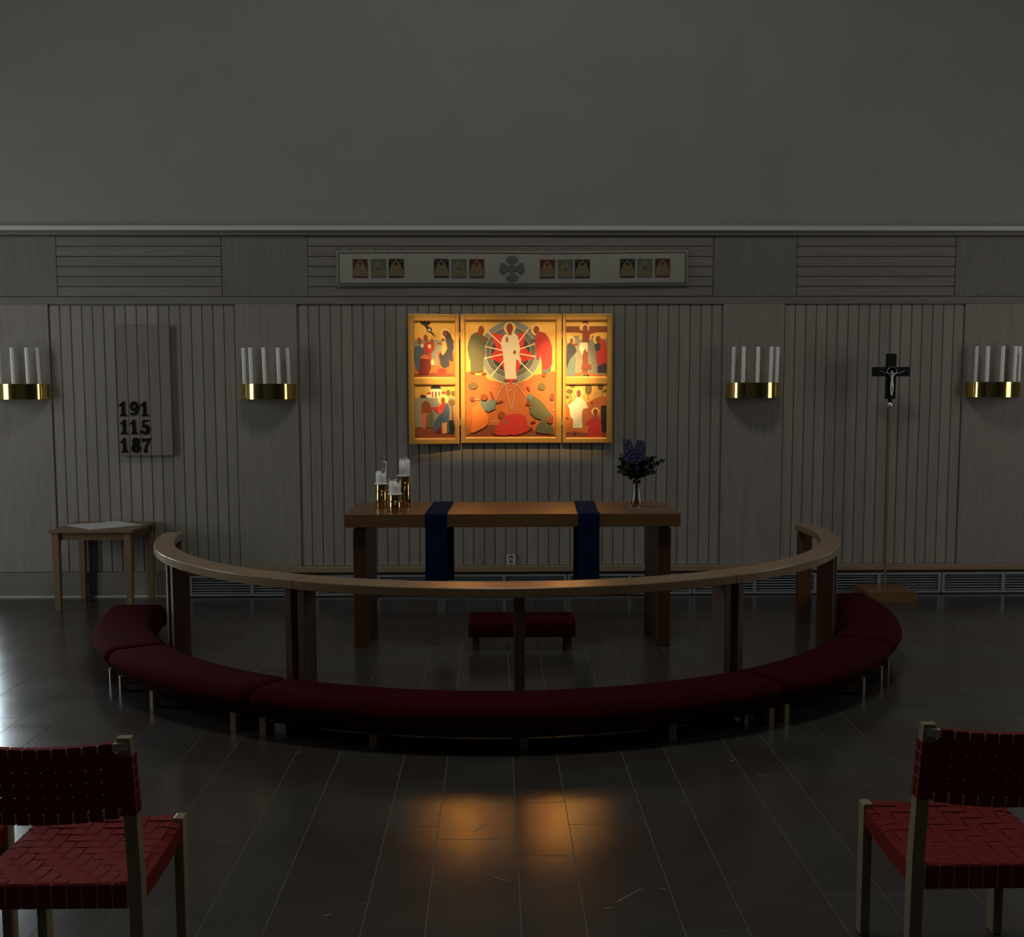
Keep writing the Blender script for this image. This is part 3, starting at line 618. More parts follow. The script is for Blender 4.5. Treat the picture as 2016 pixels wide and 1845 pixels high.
# ------------------------------------------------------------------ hymn board
hb = thing('hymn_board', 'tall wooden hymn board with three rows of dark numbers on left panelling', 'board', (-3.06, 9.34, 1.262))
b = MB()
for i in range(5): b.box(-0.233+i*0.0934+0.0025, -0.233+(i+1)*0.0934-0.0025, -0.03, -0.014, 0.0, 1.129, 'board_wood', random.uniform(0.2, 0.7))
b.box(-0.231, 0.232, -0.015, 0.0, 0.003, 1.126, 'board_wood', 0.0)
b.build('board', hb, bevel=0.002)
def stroke(b, pts, y0, y1):   # chain of (x, z, r) discs bridged
    for si_, ((x, z, r), (x2, z2, r2_)) in enumerate(zip(pts[:-1], pts[1:])):
        d = Vector((x2-x, z2-z)); L_ = d.length
        if L_ < 1e-6: continue
        d /= L_; a = math.atan2(d.y, d.x)
        poly = [(x+r*math.cos(a+PI/2+k*PI/6), z+r*math.sin(a+PI/2+k*PI/6)) for k in range(7)]+[(x2+r2_*math.cos(a-PI/2+k*PI/6), z2+r2_*math.sin(a-PI/2+k*PI/6)) for k in range(7)]
        b.prism(poly, y0-0.0001*si_-stroke.k, y1, 'digit')
    stroke.k = 0.0025-stroke.k
stroke.k = 0.0
def arcp(cx, cz, rx, rz, a0, a1, r0, r1, n=14, mid=None):
    o = []
    for k in range(n+1):
        t_ = k/n; a = math.radians(a0+(a1-a0)*t_); r = r0+(r1-r0)*t_
        if mid: r = r+(mid-r)*math.sin(t_*PI)
        o.append((cx+rx*math.cos(a), cz+rz*math.sin(a), r))
    return o
def digit(ch, x, z, tilt=0, scale=1.0):
    b = MB(); y0, y1 = -0.008, 0.0
    if ch == '1':
        b.prism([(-0.012, 0.018), (0.016, 0.018), (0.014, 0.128), (0.008, 0.132), (-0.012, 0.118)], y0, y1, 'digit')
        b.prism([(-0.028, 0.003), (0.03, 0.0), (0.031, 0.010), (0.016, 0.021), (-0.012, 0.021), (-0.028, 0.012)], y0, y1, 'digit')
        b.prism([(-0.038, 0.094), (-0.034, 0.088), (-0.012, 0.096), (-0.008, 0.118), (0.004, 0.132)], y0, y1, 'digit')
    if ch == '9':
        stroke(b, arcp(0, 0.088, 0.024, 0.032, 0, 360, 0.011, 0.011, 22), y0, y1)
        stroke(b, [(0.026, 0.09, 0.015), (0.027, 0.065, 0.015), (0.02, 0.038, 0.012), (0.005, 0.018, 0.009), (-0.014, 0.012, 0.007), (-0.022, 0.02, 0.011)], y0, y1)
    if ch == '5':
        b.prism([(-0.022, 0.127), (-0.026, 0.062), (-0.014, 0.062), (-0.012, 0.108), (0.034, 0.113), (0.034, 0.129), (0.024, 0.128)], y0, y1, 'digit')
        stroke(b, arcp(0.0, 0.042, 0.026, 0.034, 130, -110, 0.009, 0.009, 16, 0.017), y0, y1)
        stroke(b, [(-0.012, 0.012, 0.008), (-0.024, 0.018, 0.013), (-0.026, 0.024, 0.013)], y0, y1)
    if ch == '8':
        stroke(b, arcp(0, 0.1, 0.021, 0.022, 0, 360, 0.011, 0.011, 20), y0, y1); stroke(b, arcp(0, 0.04, 0.025, 0.028, 0, 360, 0.013, 0.013, 22), y0, y1)
    if ch == '7':
        b.prism([(-0.034, 0.098), (-0.03, 0.13), (-0.02, 0.122), (0.046, 0.13), (0.046, 0.118), (0.022, 0.075), (0.01, 0.04), (0.01, 0.0), (-0.018, 0.0), (-0.014, 0.036), (0.002, 0.074), (0.018, 0.1), (-0.02, 0.1), (-0.026, 0.094)], y0, y1, 'digit')
    o = b.build('digit', hb, loc=(x+3.06, -0.031, z-1.262)); o.rotation_euler = (0, math.radians(tilt), 0); o['label'] = 'dark brown digit '+ch
for row, (s_, z) in enumerate((('191', 1.605), ('115', 1.447), ('187', 1.287))):
    for i, ch in enumerate(s_):
        xx = {0: (-3.247, -3.153, -3.061), 1: (-3.245, -3.157, -3.062), 2: (-3.245, -3.148, -3.06)}[row][i]
        digit(ch, xx, z, random.uniform(-2, 2))

# ------------------------------------------------------------------ sconces and their candles
SC = [(-4.13, 1.755, 'brass wall sconce at far left, cut by the photo edge', (0.035, 0.0)), (-1.980, 1.752, 'brass wall sconce between hymn board and triptych', None),
      (2.276, 1.755, 'brass wall sconce between triptych and processional cross', None), (4.41, 1.757, 'brass wall sconce at far right beyond the processional cross', None)]
def half_ring(a, bb, n=28): return [(a*math.cos(PI+PI*k/n), bb*math.sin(PI+PI*k/n)) for k in range(n+1)]
s0 = None
for x, z, lab, _ in SC:
    if s0 is None:
        t = thing('wall_sconce', lab, 'sconce', (x, 9.338, z), 'brass candle sconces on the altar wall')
        b = MB(); o_ = [(px if abs(px) < 0.24 else px, py) for px, py in half_ring(0.241, 0.205)]; i_ = half_ring(0.236, 0.200)
        rings = [[(p[0], p[1], 0), (p[0], p[1], 0.132), (q[0], q[1], 0.132), (q[0], q[1], 0)] for p, q in zip(o_, i_)]
        b.loft(rings, 'brass', smooth=False)
        for i_f in range(len(b.f)):
            if len(b.f[i_f]) == 4: b.smooth[i_f] = True
        e = b.build('band', t); e.modifiers.new('es', 'EDGE_SPLIT').split_angle = math.radians(40)
        b = MB(); pr_ = half_ring(0.2355, 0.1995); n = len(pr_)
        b.add([(p[0], p[1], 0.118) for p in pr_]+[(p[0], p[1], 0.112) for p in pr_], [tuple(range(n)), tuple(range(2*n-1, n-1, -1))]+[(i, (i+1) % n, (i+1) % n+n, i+n) for i in range(n)], 'brass_dark')
        b.build('tray', t)
        b = MB(); b.add([(p[0], p[1], 0.01) for p in pr_]+[(p[0], p[1], 0.004) for p in pr_], [tuple(range(n)), tuple(range(2*n-1, n-1, -1))]+[(i, (i+1) % n, (i+1) % n+n, i+n) for i in range(n)], 'brass_dark')
        b.build('underplate', t)
        s0 = t
    else:
        t = dup(s0, (x, 9.338, z)); t['label'] = lab
CP = [(-0.192, -0.078), (-0.119, -0.138), (0.002, -0.157), (0.119, -0.138), (0.189, -0.078)]
ON = ['outermost left', 'second from left', 'middle', 'second from right', 'outermost right']
WH = ['far left sconce', 'sconce left of the triptych', 'sconce right of the triptych', 'far right sconce']
c0 = None
for si, (x, z, lab, _) in enumerate(SC):
    for ci, (dx, dy) in enumerate(CP):
        if si == 0 and ci < 1: continue
        L_ = 'slim white candle, %s of those on the %s' % (ON[ci], WH[si])
        lx = (-0.026 if si < 2 else 0.012)+random.uniform(-0.012, 0.012)
        if c0 is None:
            t = thing('candle', L_, 'candle', (x+dx, 9.338+dy, z+0.1175), 'slim white candles in the wall sconces')
            b = MB(); b.lathe([(0.0165, 0), (0.0165, 0.322), (0.014, 0.326), (0.006, 0.324)], (0, 0, 0), 'wax_white', 24); b.build('wax', t)
            b = MB(); b.tube([(0, 0, 0.322), (0.001, 0, 0.334)], 0.0018, 'wick', 6); b.build('wick', t)
            c0 = t; c0.rotation_euler = (0, lx, 0)
        else:
            t = dup(c0, (x+dx, 9.338+dy, z+0.1175), (0, lx, 0)); t['label'] = L_

# ------------------------------------------------------------------ processional cross
pc = thing('processional_cross', 'black processional crucifix with silver figure on a pole in wooden block', 'cross', (3.41, 9.10, 0))
b = MB(); b.box(-0.215, 0.21, -0.2, 0.19, 0.0, 0.094, 'oak_h'); b.build('base_block', pc, bevel=0.003)
b = MB(); b.lathe([(0.0125, 0.094), (0.012, 1.0), (0.0105, 1.69)], (0, 0, 0), 'birch', 16); b.build('pole', pc)
b = MB(); b.lathe([(0.010, 1.655), (0.012, 1.668), (0.022, 1.672), (0.022, 1.712), (0.012, 1.716)], (0, 0, 0), 'silver', 24); b.build('ferrule', pc)
b = MB(); b.box(-0.013, 0.013, -0.012, 0.012, 1.712, 1.77, 'black'); b.box(-0.04, 0.04, -0.02, 0.02, 1.745, 2.132, 'black'); b.box(-0.158, 0.158, -0.02, 0.02, 1.938, 2.018, 'black'); b.build('crucifix', pc, bevel=0.003)
cx = [c for c in kids(pc) if c.name.startswith('crucifix')][0]
b = MB(); n = 32
b.loft([[(0.040*math.cos(2*PI*k/n)*q, -0.026-dy_, 1.979+0.040*math.sin(2*PI*k/n)*q) for q, dy_ in ((1.06, 0), (1.0, 0.003), (0.94, 0), (1.0, -0.003))] for k in range(n)], 'silver', loop=True, smooth=True); b.build('halo_ring', cx)
me = bpy.data.meshes.new('corpus')
V = [((0, 1.905), .010), ((0, 1.935), .013), ((0, 1.960), .012), ((0, 1.972), .006), ((-0.003, 1.988), .011), ((-0.03, 1.963), .007), ((-0.065, 1.968), .005), ((-0.10, 1.983), .0045), ((-0.112, 1.985), .003),
     ((0.03, 1.963), .007), ((0.065, 1.968), .005), ((0.10, 1.983), .0045), ((0.112, 1.987), .003), ((0, 1.875), .014), ((-0.008, 1.855), .010), ((-0.007, 1.82), .006), ((-0.004, 1.785), .0045), ((-0.003, 1.772), .006),
     ((0.008, 1.855), .010), ((0.01, 1.82), .006), ((0.004, 1.785), .0045), ((0.005, 1.772), .006)]
E_ = [(0, 1), (1, 2), (2, 3), (3, 4), (2, 5), (5, 6), (6, 7), (7, 8), (2, 9), (9, 10), (10, 11), (11, 12), (0, 13), (13, 14), (14, 15), (15, 16), (16, 17), (13, 18), (18, 19), (19, 20), (20, 21)]
me.from_pydata([(p[0], -0.03, p[1]) for p, r in V], E_, []); me.materials.append(MATS['silver'])
fo = bpy.data.objects.new('figure', me); COL.objects.link(fo); fo.parent = cx
sk = fo.modifiers.new('skin', 'SKIN'); sk.use_smooth_shade = True
for sv, (p, r) in zip(me.skin_vertices[0].data, V): sv.radius = (r, r*0.8)
me.skin_vertices[0].data[0].use_root = True
sb = fo.modifiers.new('sub', 'SUBSURF'); sb.levels = 2; sb.render_levels = 2

# ------------------------------------------------------------------ side table with lace cloth
st = thing('side_table', 'square light wooden side table against left panelling, cloth on top', 'table', (-3.34, 9.015, 0))
b = MB(); b.box(-0.345, 0.345, -0.315, 0.31, 0.657, 0.68, 'birch_h'); b.build('tabletop', st, bevel=0.002)
b = MB()
for q in ((-0.30, 0.30, -0.28, -0.26), (-0.30, 0.30, 0.26, 0.28), (-0.31, -0.29, -0.26, 0.26), (0.29, 0.31, -0.26, 0.26)): b.box(*q, 0.595, 0.657, 'birch_h')
b.build('apron', st)
for sx in (-1, 1):
    for sy in (-1, 1):
        b = MB(); x, y = sx*0.297, sy*0.272
        rings = []
        for z, h in ((0, 0.021), (0.25, 0.026), (0.657, 0.028)):
            rings.append([(x-h, y-h, z), (x+h, y-h, z), (x+h, y+h, z), (x-h, y+h, z)])
        b.loft(rings, 'birch'); b.build('leg', st, bevel=0.002)
# lace edged cloth: a square turned to a diamond with a scalloped border
b = MB(); e = []; c = [(-0.325, 0.01), (0.0, -0.29), (0.325, 0.01), (0.01, 0.285)]
for i in range(4):
    p, q = Vector(c[i]), Vector(c[(i+1) % 4]); d = q-p; nn = Vector((d.y, -d.x)).normalized(); K = 72
    for k in range(K): t_ = k/K; e.append(p+d*t_+nn*(0.007*abs(math.sin(t_*PI*9))+0.003*math.sin(t_*PI*31)))
ctr = [Vector((0, 0)), ]; n = len(e)
def hz(p): return 0.682+0.0015*math.sin(p.x*17)*math.sin(p.y*13)+0.002
rings = [[(p.x*s_, p.y*s_, hz(p*s_)) for p in e] for s_ in (0.3, 0.6, 0.85, 1.0)]
b.loft(rings, 'linen', caps=False, smooth=True); b.add(rings[0], [tuple(range(n))], 'linen')
b.loft([rings[-1], [(p[0], p[1], 0.681) for p in rings[-1]]], 'linen', caps=False)
tag(b.build('lace_cloth', loc=(-3.345, 9.03, 0)), 'white lace-edged cloth lying turned on the left side table', 'cloth')

# ------------------------------------------------------------------ altar
al = thing('altar_table', 'long oak altar table with thick top and two slab legs in centre', 'table', (0.12, 7.75, 0))
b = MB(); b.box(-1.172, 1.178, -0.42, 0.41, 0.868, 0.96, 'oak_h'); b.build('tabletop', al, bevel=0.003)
for s_ in (-1, 1):
    b = MB(); xo, xi = s_*1.122, s_*1.034
    xo += 0.0; ch = 0.022
    pr = [(xi, 0.0), (xo, 0.0), (xo, 0.862-ch), (xo-s_*ch*0.3, 0.862-ch*0.3), (xo-s_*ch, 0.862), (xi, 0.862)]
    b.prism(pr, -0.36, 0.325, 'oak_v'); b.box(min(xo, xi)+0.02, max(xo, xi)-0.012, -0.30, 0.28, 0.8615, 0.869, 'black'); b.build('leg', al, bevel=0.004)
def band(x0f, x1f, x0b, x1b, lab, zf, zb):
    n = 10; path = []
    for i in range(14): path.append((7.324+0.003*math.sin(i*0.8), zf+(0.955-zf)*i/13, 0.0))
    path.append((7.326, 0.963, 0.0)); path.append((7.334, 0.9645, 0.0))
    for i in range(1, 12): path.append((7.334+(8.158-7.334)*i/12, 0.9640, i/12))
    path.append((8.162, 0.9645, 1)); path.append((8.168, 0.958, 1))
    for i in range(1, 10): path.append((8.168, 0.958+(zb-0.958)*i/9, 1))
    rings = []
    tk = 0.0025
    for j, (y, z, t_) in enumerate(path):
        t2 = t_*t_*(3-2*t_); x0 = x0f+(x0b-x0f)*t2; x1 = x1f+(x1b-x1f)*t2
        if j < 16: nx_, nz_ = -1, 0
        if 15 <= j < 27: nx_, nz_ = 0, 1
        if j >= 27: nx_, nz_ = 1, 0
        rings.append([(x0, y, z), (x1, y, z), (x1, y+nx_*tk, z+nz_*tk), (x0, y+nx_*tk, z+nz_*tk)])
    b = MB(); b.loft(rings, 'blue_cloth'); tag(b.build('altar_band'), lab, 'cloth', 'blue cloth bands over the altar')
band(-0.490, -0.336, -0.474, -0.322, 'deep blue cloth band over the altar, left of centre near candles', 0.40, 0.345)
band(0.578, 0.729, 0.610, 0.762, 'deep blue cloth band over the altar, right of centre near vase', 0.40, 0.345)
# brass pillar candle holders with burnt candles
def holder(x, y, h, rad, lab, clab, kind):
    t = thing('candle_holder', lab, 'candle holder', (x, y, 0.9602), 'brass pillar candle holders on the altar')
    b = MB(); b.lathe([(rad*0.96, 0), (rad, 0.004), (rad, h-0.052), (rad*0.97, h-0.05), (rad*0.97, h-0.004), (rad*0.9, h)], (0, 0, 0), 'brass_dark', 48); b.build('holder_body', t)
    b = MB(); b.lathe([(rad, h-0.056), (rad*1.09, h-0.053), (rad*1.09, h-0.047), (rad*0.97, h-0.044)], (0, 0, 0), 'brass_dark', 48); b.build('ring', t)
    z0 = 0.9602+h
    t2 = thing('pillar_candle', clab, 'candle', (x, y, z0), 'burnt down pillar candles on the altar')
    b = MB(); r = rad*0.92; n = 48; rings = []
    rnd = random.Random(hash(kind) % 7+3)
    H = 0.085
    def rim(k):
        a = 2*PI*k/n
        s_ = 0.010*math.sin(3*a+kind)+0.006*math.sin(7*a+2*kind)
        if kind == 1: s_ += 0.072*max(0, math.cos(a-0.15))**26+0.012*max(0, math.cos(a-PI))**20
        if kind == 2: s_ += 0.030*max(0, math.cos(a-PI))**16
        if kind == 3: s_ += 0.018+0.016*abs(math.sin(6*a))
        return H+s_
    for z in (0.0, 0.02, 0.05): rings.append([(r*math.cos(2*PI*k/n), r*math.sin(2*PI*k/n), z) for k in range(n)])
    rings.append([(r*math.cos(2*PI*k/n), r*math.sin(2*PI*k/n), rim(k)) for k in range(n)])
    q = 0.90; rings.append([(q*r*math.cos(2*PI*k/n), q*r*math.sin(2*PI*k/n), rim(k)-0.003) for k in range(n)])
    rings.append([(q*r*math.cos(2*PI*k/n), q*r*math.sin(2*PI*k/n), H-0.028) for k in range(n)])
    rings.append([(0.3*r*math.cos(2*PI*k/n), 0.3*r*math.sin(2*PI*k/n), H-0.032) for k in range(n)])
    b.loft(rings, 'wax', smooth=True); b.build('wax', t2)
    ex = rad*1.12; ofs = -0.012 if kind == 3 else 0.0
    b = MB(); b.lathe([(ex, 0.0), (ex, 0.006), (r*0.9, 0.009)], (ofs, 0, 0), 'wax', 36); b.build('drip_plate', t2)
    b = MB(); b.tube([(0, 0, H-0.033), (0.002, 0, H-0.02)], 0.002, 'wick', 6); b.build('wick', t2)
    b = MB()
    if kind == 1: b.tube([(0.036, 0, 0.14), (0.034, 0, 0.162), (0.022, 0, 0.166), (0.010, 0, 0.156)], [0.003, 0.0035, 0.004, 0.002], 'wax', 8); b.tube([(0.0, -0.03, 0.088), (0.015, -0.03, 0.108), (0.034, -0.01, 0.108)], 0.0025, 'wax', 8)
    if kind == 2: b.tube([(-0.03, -0.01, 0.085), (-0.01, -0.02, 0.095), (0.008, -0.02, 0.108), (0.02, -0.02, 0.103)], 0.0035, 'wax', 8)
    if kind == 3: b.tube([(-0.03, -0.02, 0.10), (-0.028, -0.02, 0.135), (-0.02, -0.02, 0.12), (0.0, -0.03, 0.13), (0.018, -0.02, 0.138), (0.03, -0.01, 0.12)], 0.003, 'wax', 8)
    b.build('wax_curl', t2)
holder(-0.835, 7.74, 0.178, 0.043, 'brass candle holder of middle height, left of the three on the altar', 'burnt pillar candle with a tall wax curl, on the left holder', 1)
holder(-0.711, 7.48, 0.127, 0.046, 'shortest brass candle holder, front of the three on the altar', 'burnt pillar candle on the shortest front holder', 2)
holder(-0.668, 7.80, 0.232, 0.043, 'tallest brass candle holder, back of the three on the altar', 'burnt pillar candle with ragged top on the tallest holder', 3)

# vase and bouquet
VX, VY, VZ = 1.027, 7.63, 0.9602
va = thing('glass_vase', 'clear glass vase flaring to its base, right side of the altar', 'vase', (VX, VY, VZ))
b = MB(); b.lathe([(0.0000, 0.0), (0.0439, 0.0), (0.0464, 0.006), (0.0366, 0.07), (0.0268, 0.13), (0.0244, 0.17), (0.0317, 0.208), (0.0299, 0.208), (0.0226, 0.17), (0.0250, 0.13), (0.0342, 0.07), (0.0415, 0.012), (0.0000, 0.010)], (0, 0, 0), 'glass', 40, caps=False); b.build('glass_body', va)
b = MB(); b.lathe([(0.0000, 0.0105), (0.0409, 0.0125), (0.0356, 0.055), (0.0356, 0.0552), (0.0000, 0.0552)], (0, 0, 0), 'water', 40, caps=False); b.build('water', va)
rnd = random.Random(5)
def leaf(b, p, d, L_, W_, mt, droop=0.2):
    d = Vector(d).normalized(); sd = d.cross(Vector((rnd.uniform(-.3, .3), -1, rnd.uniform(-.3, .6)))).normalized(); nn = sd.cross(d)
    pts = []; prof = ((0, 0.05), (0.2, 0.7), (0.45, 1.0), (0.7, 0.8), (0.9, 0.35), (1, 0.02))
    for t_, w_ in prof:
        c_ = Vector(p)+d*L_*t_+Vector((0, 0, -droop*L_*t_*t_))
        pts.append((c_-sd*W_*w_*0.5+nn*0.0015, c_+nn*-0.002*w_, c_+sd*W_*w_*0.5+nn*0.0015))
    vs = [q for r_ in pts for q in r_]; fs = []
    for i in range(len(pts)-1):
        a = i*3; fs += [(a, a+1, a+4, a+3), (a+1, a+2, a+5, a+4)]
    b.add(vs, fs, mt, smooth=True)
def delph(tipx, tipz, tipy, z_start, lab):
    t = thing('delphinium_stem', lab, 'flower', (VX, VY, VZ+0.03), 'delphiniums in the vase')
    base = Vector((rnd.uniform(-.01, .01), rnd.uniform(-.01, .01), 0)); mid = Vector((tipx*0.1, 0, 0.19)); tip = Vector((tipx, tipy, tipz))
    pts = [base, base.lerp(mid, 0.5), mid, mid.lerp(tip, 0.5)+Vector((0, 0, 0.0)), tip]
    b = MB(); b.tube(pts, 0.003, 'stem_green', 6); b.build('stem', t)
    b = MB(); K = 70
    for i in range(K):
        f = i/K; z = z_start+(tipz-z_start)*f
        q = mid.lerp(tip, (z-0.19)/(tipz-0.19)); rr = 0.044*(1-0.5*f); a = i*2.4
        c_ = q+Vector((rr*math.cos(a), rr*math.sin(a), rnd.uniform(-.004, .004)))
        out = Vector((math.cos(a), math.sin(a), 0.3)).normalized(); s1 = out.cross(Vector((0, 0, 1))).normalized(); s2 = out.cross(s1); R_ = 0.017*(1-0.4*f)
        for kq in range(5):
            an = kq*2*PI/5+rnd.random(); e1 = s1*math.cos(an)+s2*math.sin(an); e2 = s1*math.cos(an+1.2)+s2*math.sin(an+1.2); em = (e1+e2).normalized()
            b.add([c_, c_+e1*R_*0.9+out*0.003, c_+em*R_*1.35+out*0.006, c_+e2*R_*0.9+out*0.003], [(0, 1, 2, 3)], 'delphinium')
    b.build('florets', t)
delph(-0.075, 0.475, 0.0, 0.30, 'dark blue delphinium spike leaning left in the vase')
delph(0.028, 0.465, 0.01, 0.30, 'dark blue delphinium spike on the right in the vase')
delph(-0.035, 0.40, -0.02, 0.27, 'shorter blue delphinium spike between two others in the vase')
def sprig(tip, lab, nleaf, L_, W_, mt='leaf', drp=0.25):
    t = thing('leafy_sprig', lab, 'greenery', (VX, VY, VZ+0.03), 'green sprigs in the vase')
    base = Vector((rnd.uniform(-.012, .012), rnd.uniform(-.012, .012), 0)); mid = Vector((rnd.uniform(-.01, .01), rnd.uniform(-.008, .008), 0.18)); tip = Vector(tip)
    ctrl = mid+Vector((tip.x*0.35, tip.y*0.35, (tip.z-0.18)*0.75))
    pts = [base, base.lerp(mid, .5), mid]+[(mid*(1-s_)*(1-s_)+ctrl*2*s_*(1-s_)+tip*s_*s_) for s_ in (0.25, 0.5, 0.75, 1)]
    b = MB(); b.tube(pts, [0.0028, 0.0028, 0.0026, 0.0022, 0.002, 0.0016, 0.001], 'stem_green', 6); b.build('stem', t)
    b = MB()
    for i in range(nleaf):
        s_ = 0.15+0.85*(i+0.5)/nleaf; p = mid*(1-s_)*(1-s_)+ctrl*2*s_*(1-s_)+tip*s_*s_
        tg = (ctrl-mid)*(1-s_)+(tip-ctrl)*s_; side = 1 if i % 2 else -1
        d = tg.normalized()+Vector((side*rnd.uniform(.4, 1.0), rnd.uniform(-.8, .8), rnd.uniform(-.5, .5)))*0.9
        leaf(b, p, d, L_*rnd.uniform(.75, 1.15), W_*rnd.uniform(.8, 1.15), mt, drp)
    leaf(b, tip, (tip-ctrl), L_, W_, mt, 0.1); b.build('leaves', t)
for i, (tp, lab, nl, l_, w_, mt) in enumerate((
    ((0.155, 0.0, 0.31), 'long dark green sprig reaching out right in the vase', 5, 0.055, 0.034, 'leaf'),
    ((0.085, -0.02, 0.235), 'dark green leaf sprig drooping right over the vase', 8, 0.055, 0.036, 'leaf'),
    ((-0.115, 0.0, 0.365), 'thin grey-green sprig curving up at left in the vase', 9, 0.020, 0.012, 'leaf_grey'),
    ((-0.105, -0.01, 0.235), 'dark green leaf sprig drooping left over the vase', 8, 0.045, 0.028, 'leaf'),
    ((-0.09, 0.01, 0.32), 'dark green leafy sprig at upper left of the bouquet', 13, 0.052, 0.036, 'leaf'),
    ((0.10, 0.0, 0.33), 'dark green leafy sprig at upper right of the bouquet', 13, 0.05, 0.032, 'leaf'),
    ((0.045, -0.05, 0.30), 'dense dark sprig in the front of the bouquet', 22, 0.058, 0.042, 'leaf'),
    ((-0.05, -0.05, 0.29), 'dense dark sprig in front left of the bouquet', 22, 0.058, 0.042, 'leaf'),
    ((0.0, 0.04, 0.33), 'dense dark sprig at the back of the bouquet', 22, 0.058, 0.042, 'leaf'),
    ((0.085, 0.01, 0.27), 'dense dark sprig low at right in the bouquet', 20, 0.056, 0.04, 'leaf'),
    ((-0.09, 0.01, 0.265), 'dense dark sprig low at left in the bouquet', 20, 0.056, 0.04, 'leaf'),
    ((-0.085, 0.0, 0.44), 'thin grey-green sprig topping the left delphinium', 8, 0.02, 0.013, 'leaf_grey'))):
    sprig(tp, lab, nl, l_, w_, mt)

# ------------------------------------------------------------------ kneeling stool behind the altar rail
def pad_profile(w_, z0, z1, r=0.035, n=5):   # rounded box section, list of (u, z), u across
    pts = []
    und = 0.075 if w_ > 0.365 else 0.01   # the outer face draws in towards the floor
    for cx_, cz_, a0 in ((w_/2-r, z1-r, 0), (-w_/2+r, z1-r, 90), (-w_/2+r*0.5, z0+r*0.5, 180), (w_/2-r*0.5, z0+r*0.5, 270)):
        rr = r if a0 < 180 else r*0.5
        for k in range(n+1): a = math.radians(a0+90*k/n); pts.append((cx_+rr*math.cos(a), cz_+rr*math.sin(a)))
    return [(u-und*max(0, min(1, (z1-r*0.8-z)/(z1-z0-r*0.8))) if u > 0 else u, z) for u, z in pts]
ks = thing('kneeling_stool', 'short straight stool with dark red cushion in front of the altar', 'stool', (0.185, 7.43, 0))
b = MB(); W2 = 0.375; rings = []
for x, s_, dz in ((-W2, 0.86, -0.012), (-W2+0.008, 0.95, -0.004), (-W2+0.03, 1, 0), (0, 1, 0.004), (W2-0.03, 1, 0), (W2-0.008, 0.95, -0.004), (W2, 0.86, -0.012)):
    rings.append([(x, u*s_, z+(dz if z > 0.15 else 0)) for u, z in pad_profile(0.36, 0.10, 0.212)])
b.loft(rings, 'red_felt', smooth=True); b.build('cushion', ks)
for sx in (-1, 1):
    for sy in (-1, 1):
        b = MB(); x, y = sx*0.325, sy*0.135; b.box(x-0.021, x+0.021, y-0.021, y+0.021, 0, 0.10, 'oak_v'); b.build('leg', ks, bevel=0.003)

# ------------------------------------------------------------------ altar rail in five segments, kneelers outside it
CX, CY = 0.024, 7.87
def ellp(a, A, B): a = math.radians(a); return (CX+A*math.cos(a), CY+B*math.sin(a))
RO, RI = (2.457, 2.405), (2.33, 2.20)
JR = [(-178, -148.35), (-148.2, -117.65), (-117.5, -57.3), (-57.15, -24.55), (-24.4, 7.0)]
RL = ['curved oak rail segment, leftmost end piece beside the side table', 'curved oak rail segment between left end piece and front piece',
      'long front segment of the curved oak altar rail', 'curved oak rail segment between front piece and right end piece', 'curved oak rail segment, rightmost end piece near the processional cross']
POSTS = [[-176.6, -149.6], [-147.0, -118.6], [-116.5, -87.6, -58.4], [-56.0, -26.1], [-22.8, 5.8]]
for (a0, a1), lab, ps in zip(JR, RL, POSTS):
    am = (a0+a1)/2; ox, oy = ellp(am, 2.35, 2.32)
    t = thing('altar_rail', lab, 'rail', (ox, oy, 0), 'curved altar rail segments')
    n = max(6, int((a1-a0)/1.5)); rings = []
    for i in range(n+1):
        a = a0+(a1-a0)*i/n; p = ellp(a, *RO); q = ellp(a, *RI)
        rings.append([(q[0]-ox, q[1]-oy, 0.73), (p[0]-ox, p[1]-oy, 0.73), (p[0]-ox, p[1]-oy, 0.782), (q[0]-ox, q[1]-oy, 0.782)])
    b = MB(); b.loft(rings, 'oak_rail'); b.build('handrail', t, bevel=0.005, bseg=3)
    for a in ps:
        pa = ellp(a, RO[0]-0.012, RO[1]-0.012); pb = ellp(a, RO[0]-0.12, RO[1]-0.12)
        d = Vector((pa[0]-pb[0], pa[1]-pb[1])).normalized(); nn = Vector((-d.y, d.x))*(0.0275 if a == -87.6 else 0.0225)
        P_ = [Vector(pb)-nn, Vector(pa)-nn, Vector(pa)+nn, Vector(pb)+nn]
        b = MB(); b.loft([[(p.x-ox, p.y-oy, z) for p in P_] for z in (0.0, 0.7295)], 'oak_post'); b.build('post', t, bevel=0.003)
JK = [(-177.5, -146.5), (-146.2, -118.0), (-117.7, -57.8), (-57.5, -30.9), (-30.6, 4.5)]
KL = ['dark red curved kneeler at the left end, in front of the side table', 'dark red curved kneeler between left end and long front kneeler', 'long front dark red curved kneeler at the centre',
      'dark red curved kneeler between long front kneeler and right end', 'dark red curved kneeler at the right end, near the processional cross']
KF = [[-175, -149.3], [-144.6, -135.2, -120.5], [-116.4, -103.3, -87.6, -71.6, -58.6], [-56.2, -39.5, -32.4], [-28.0, 2.5]]
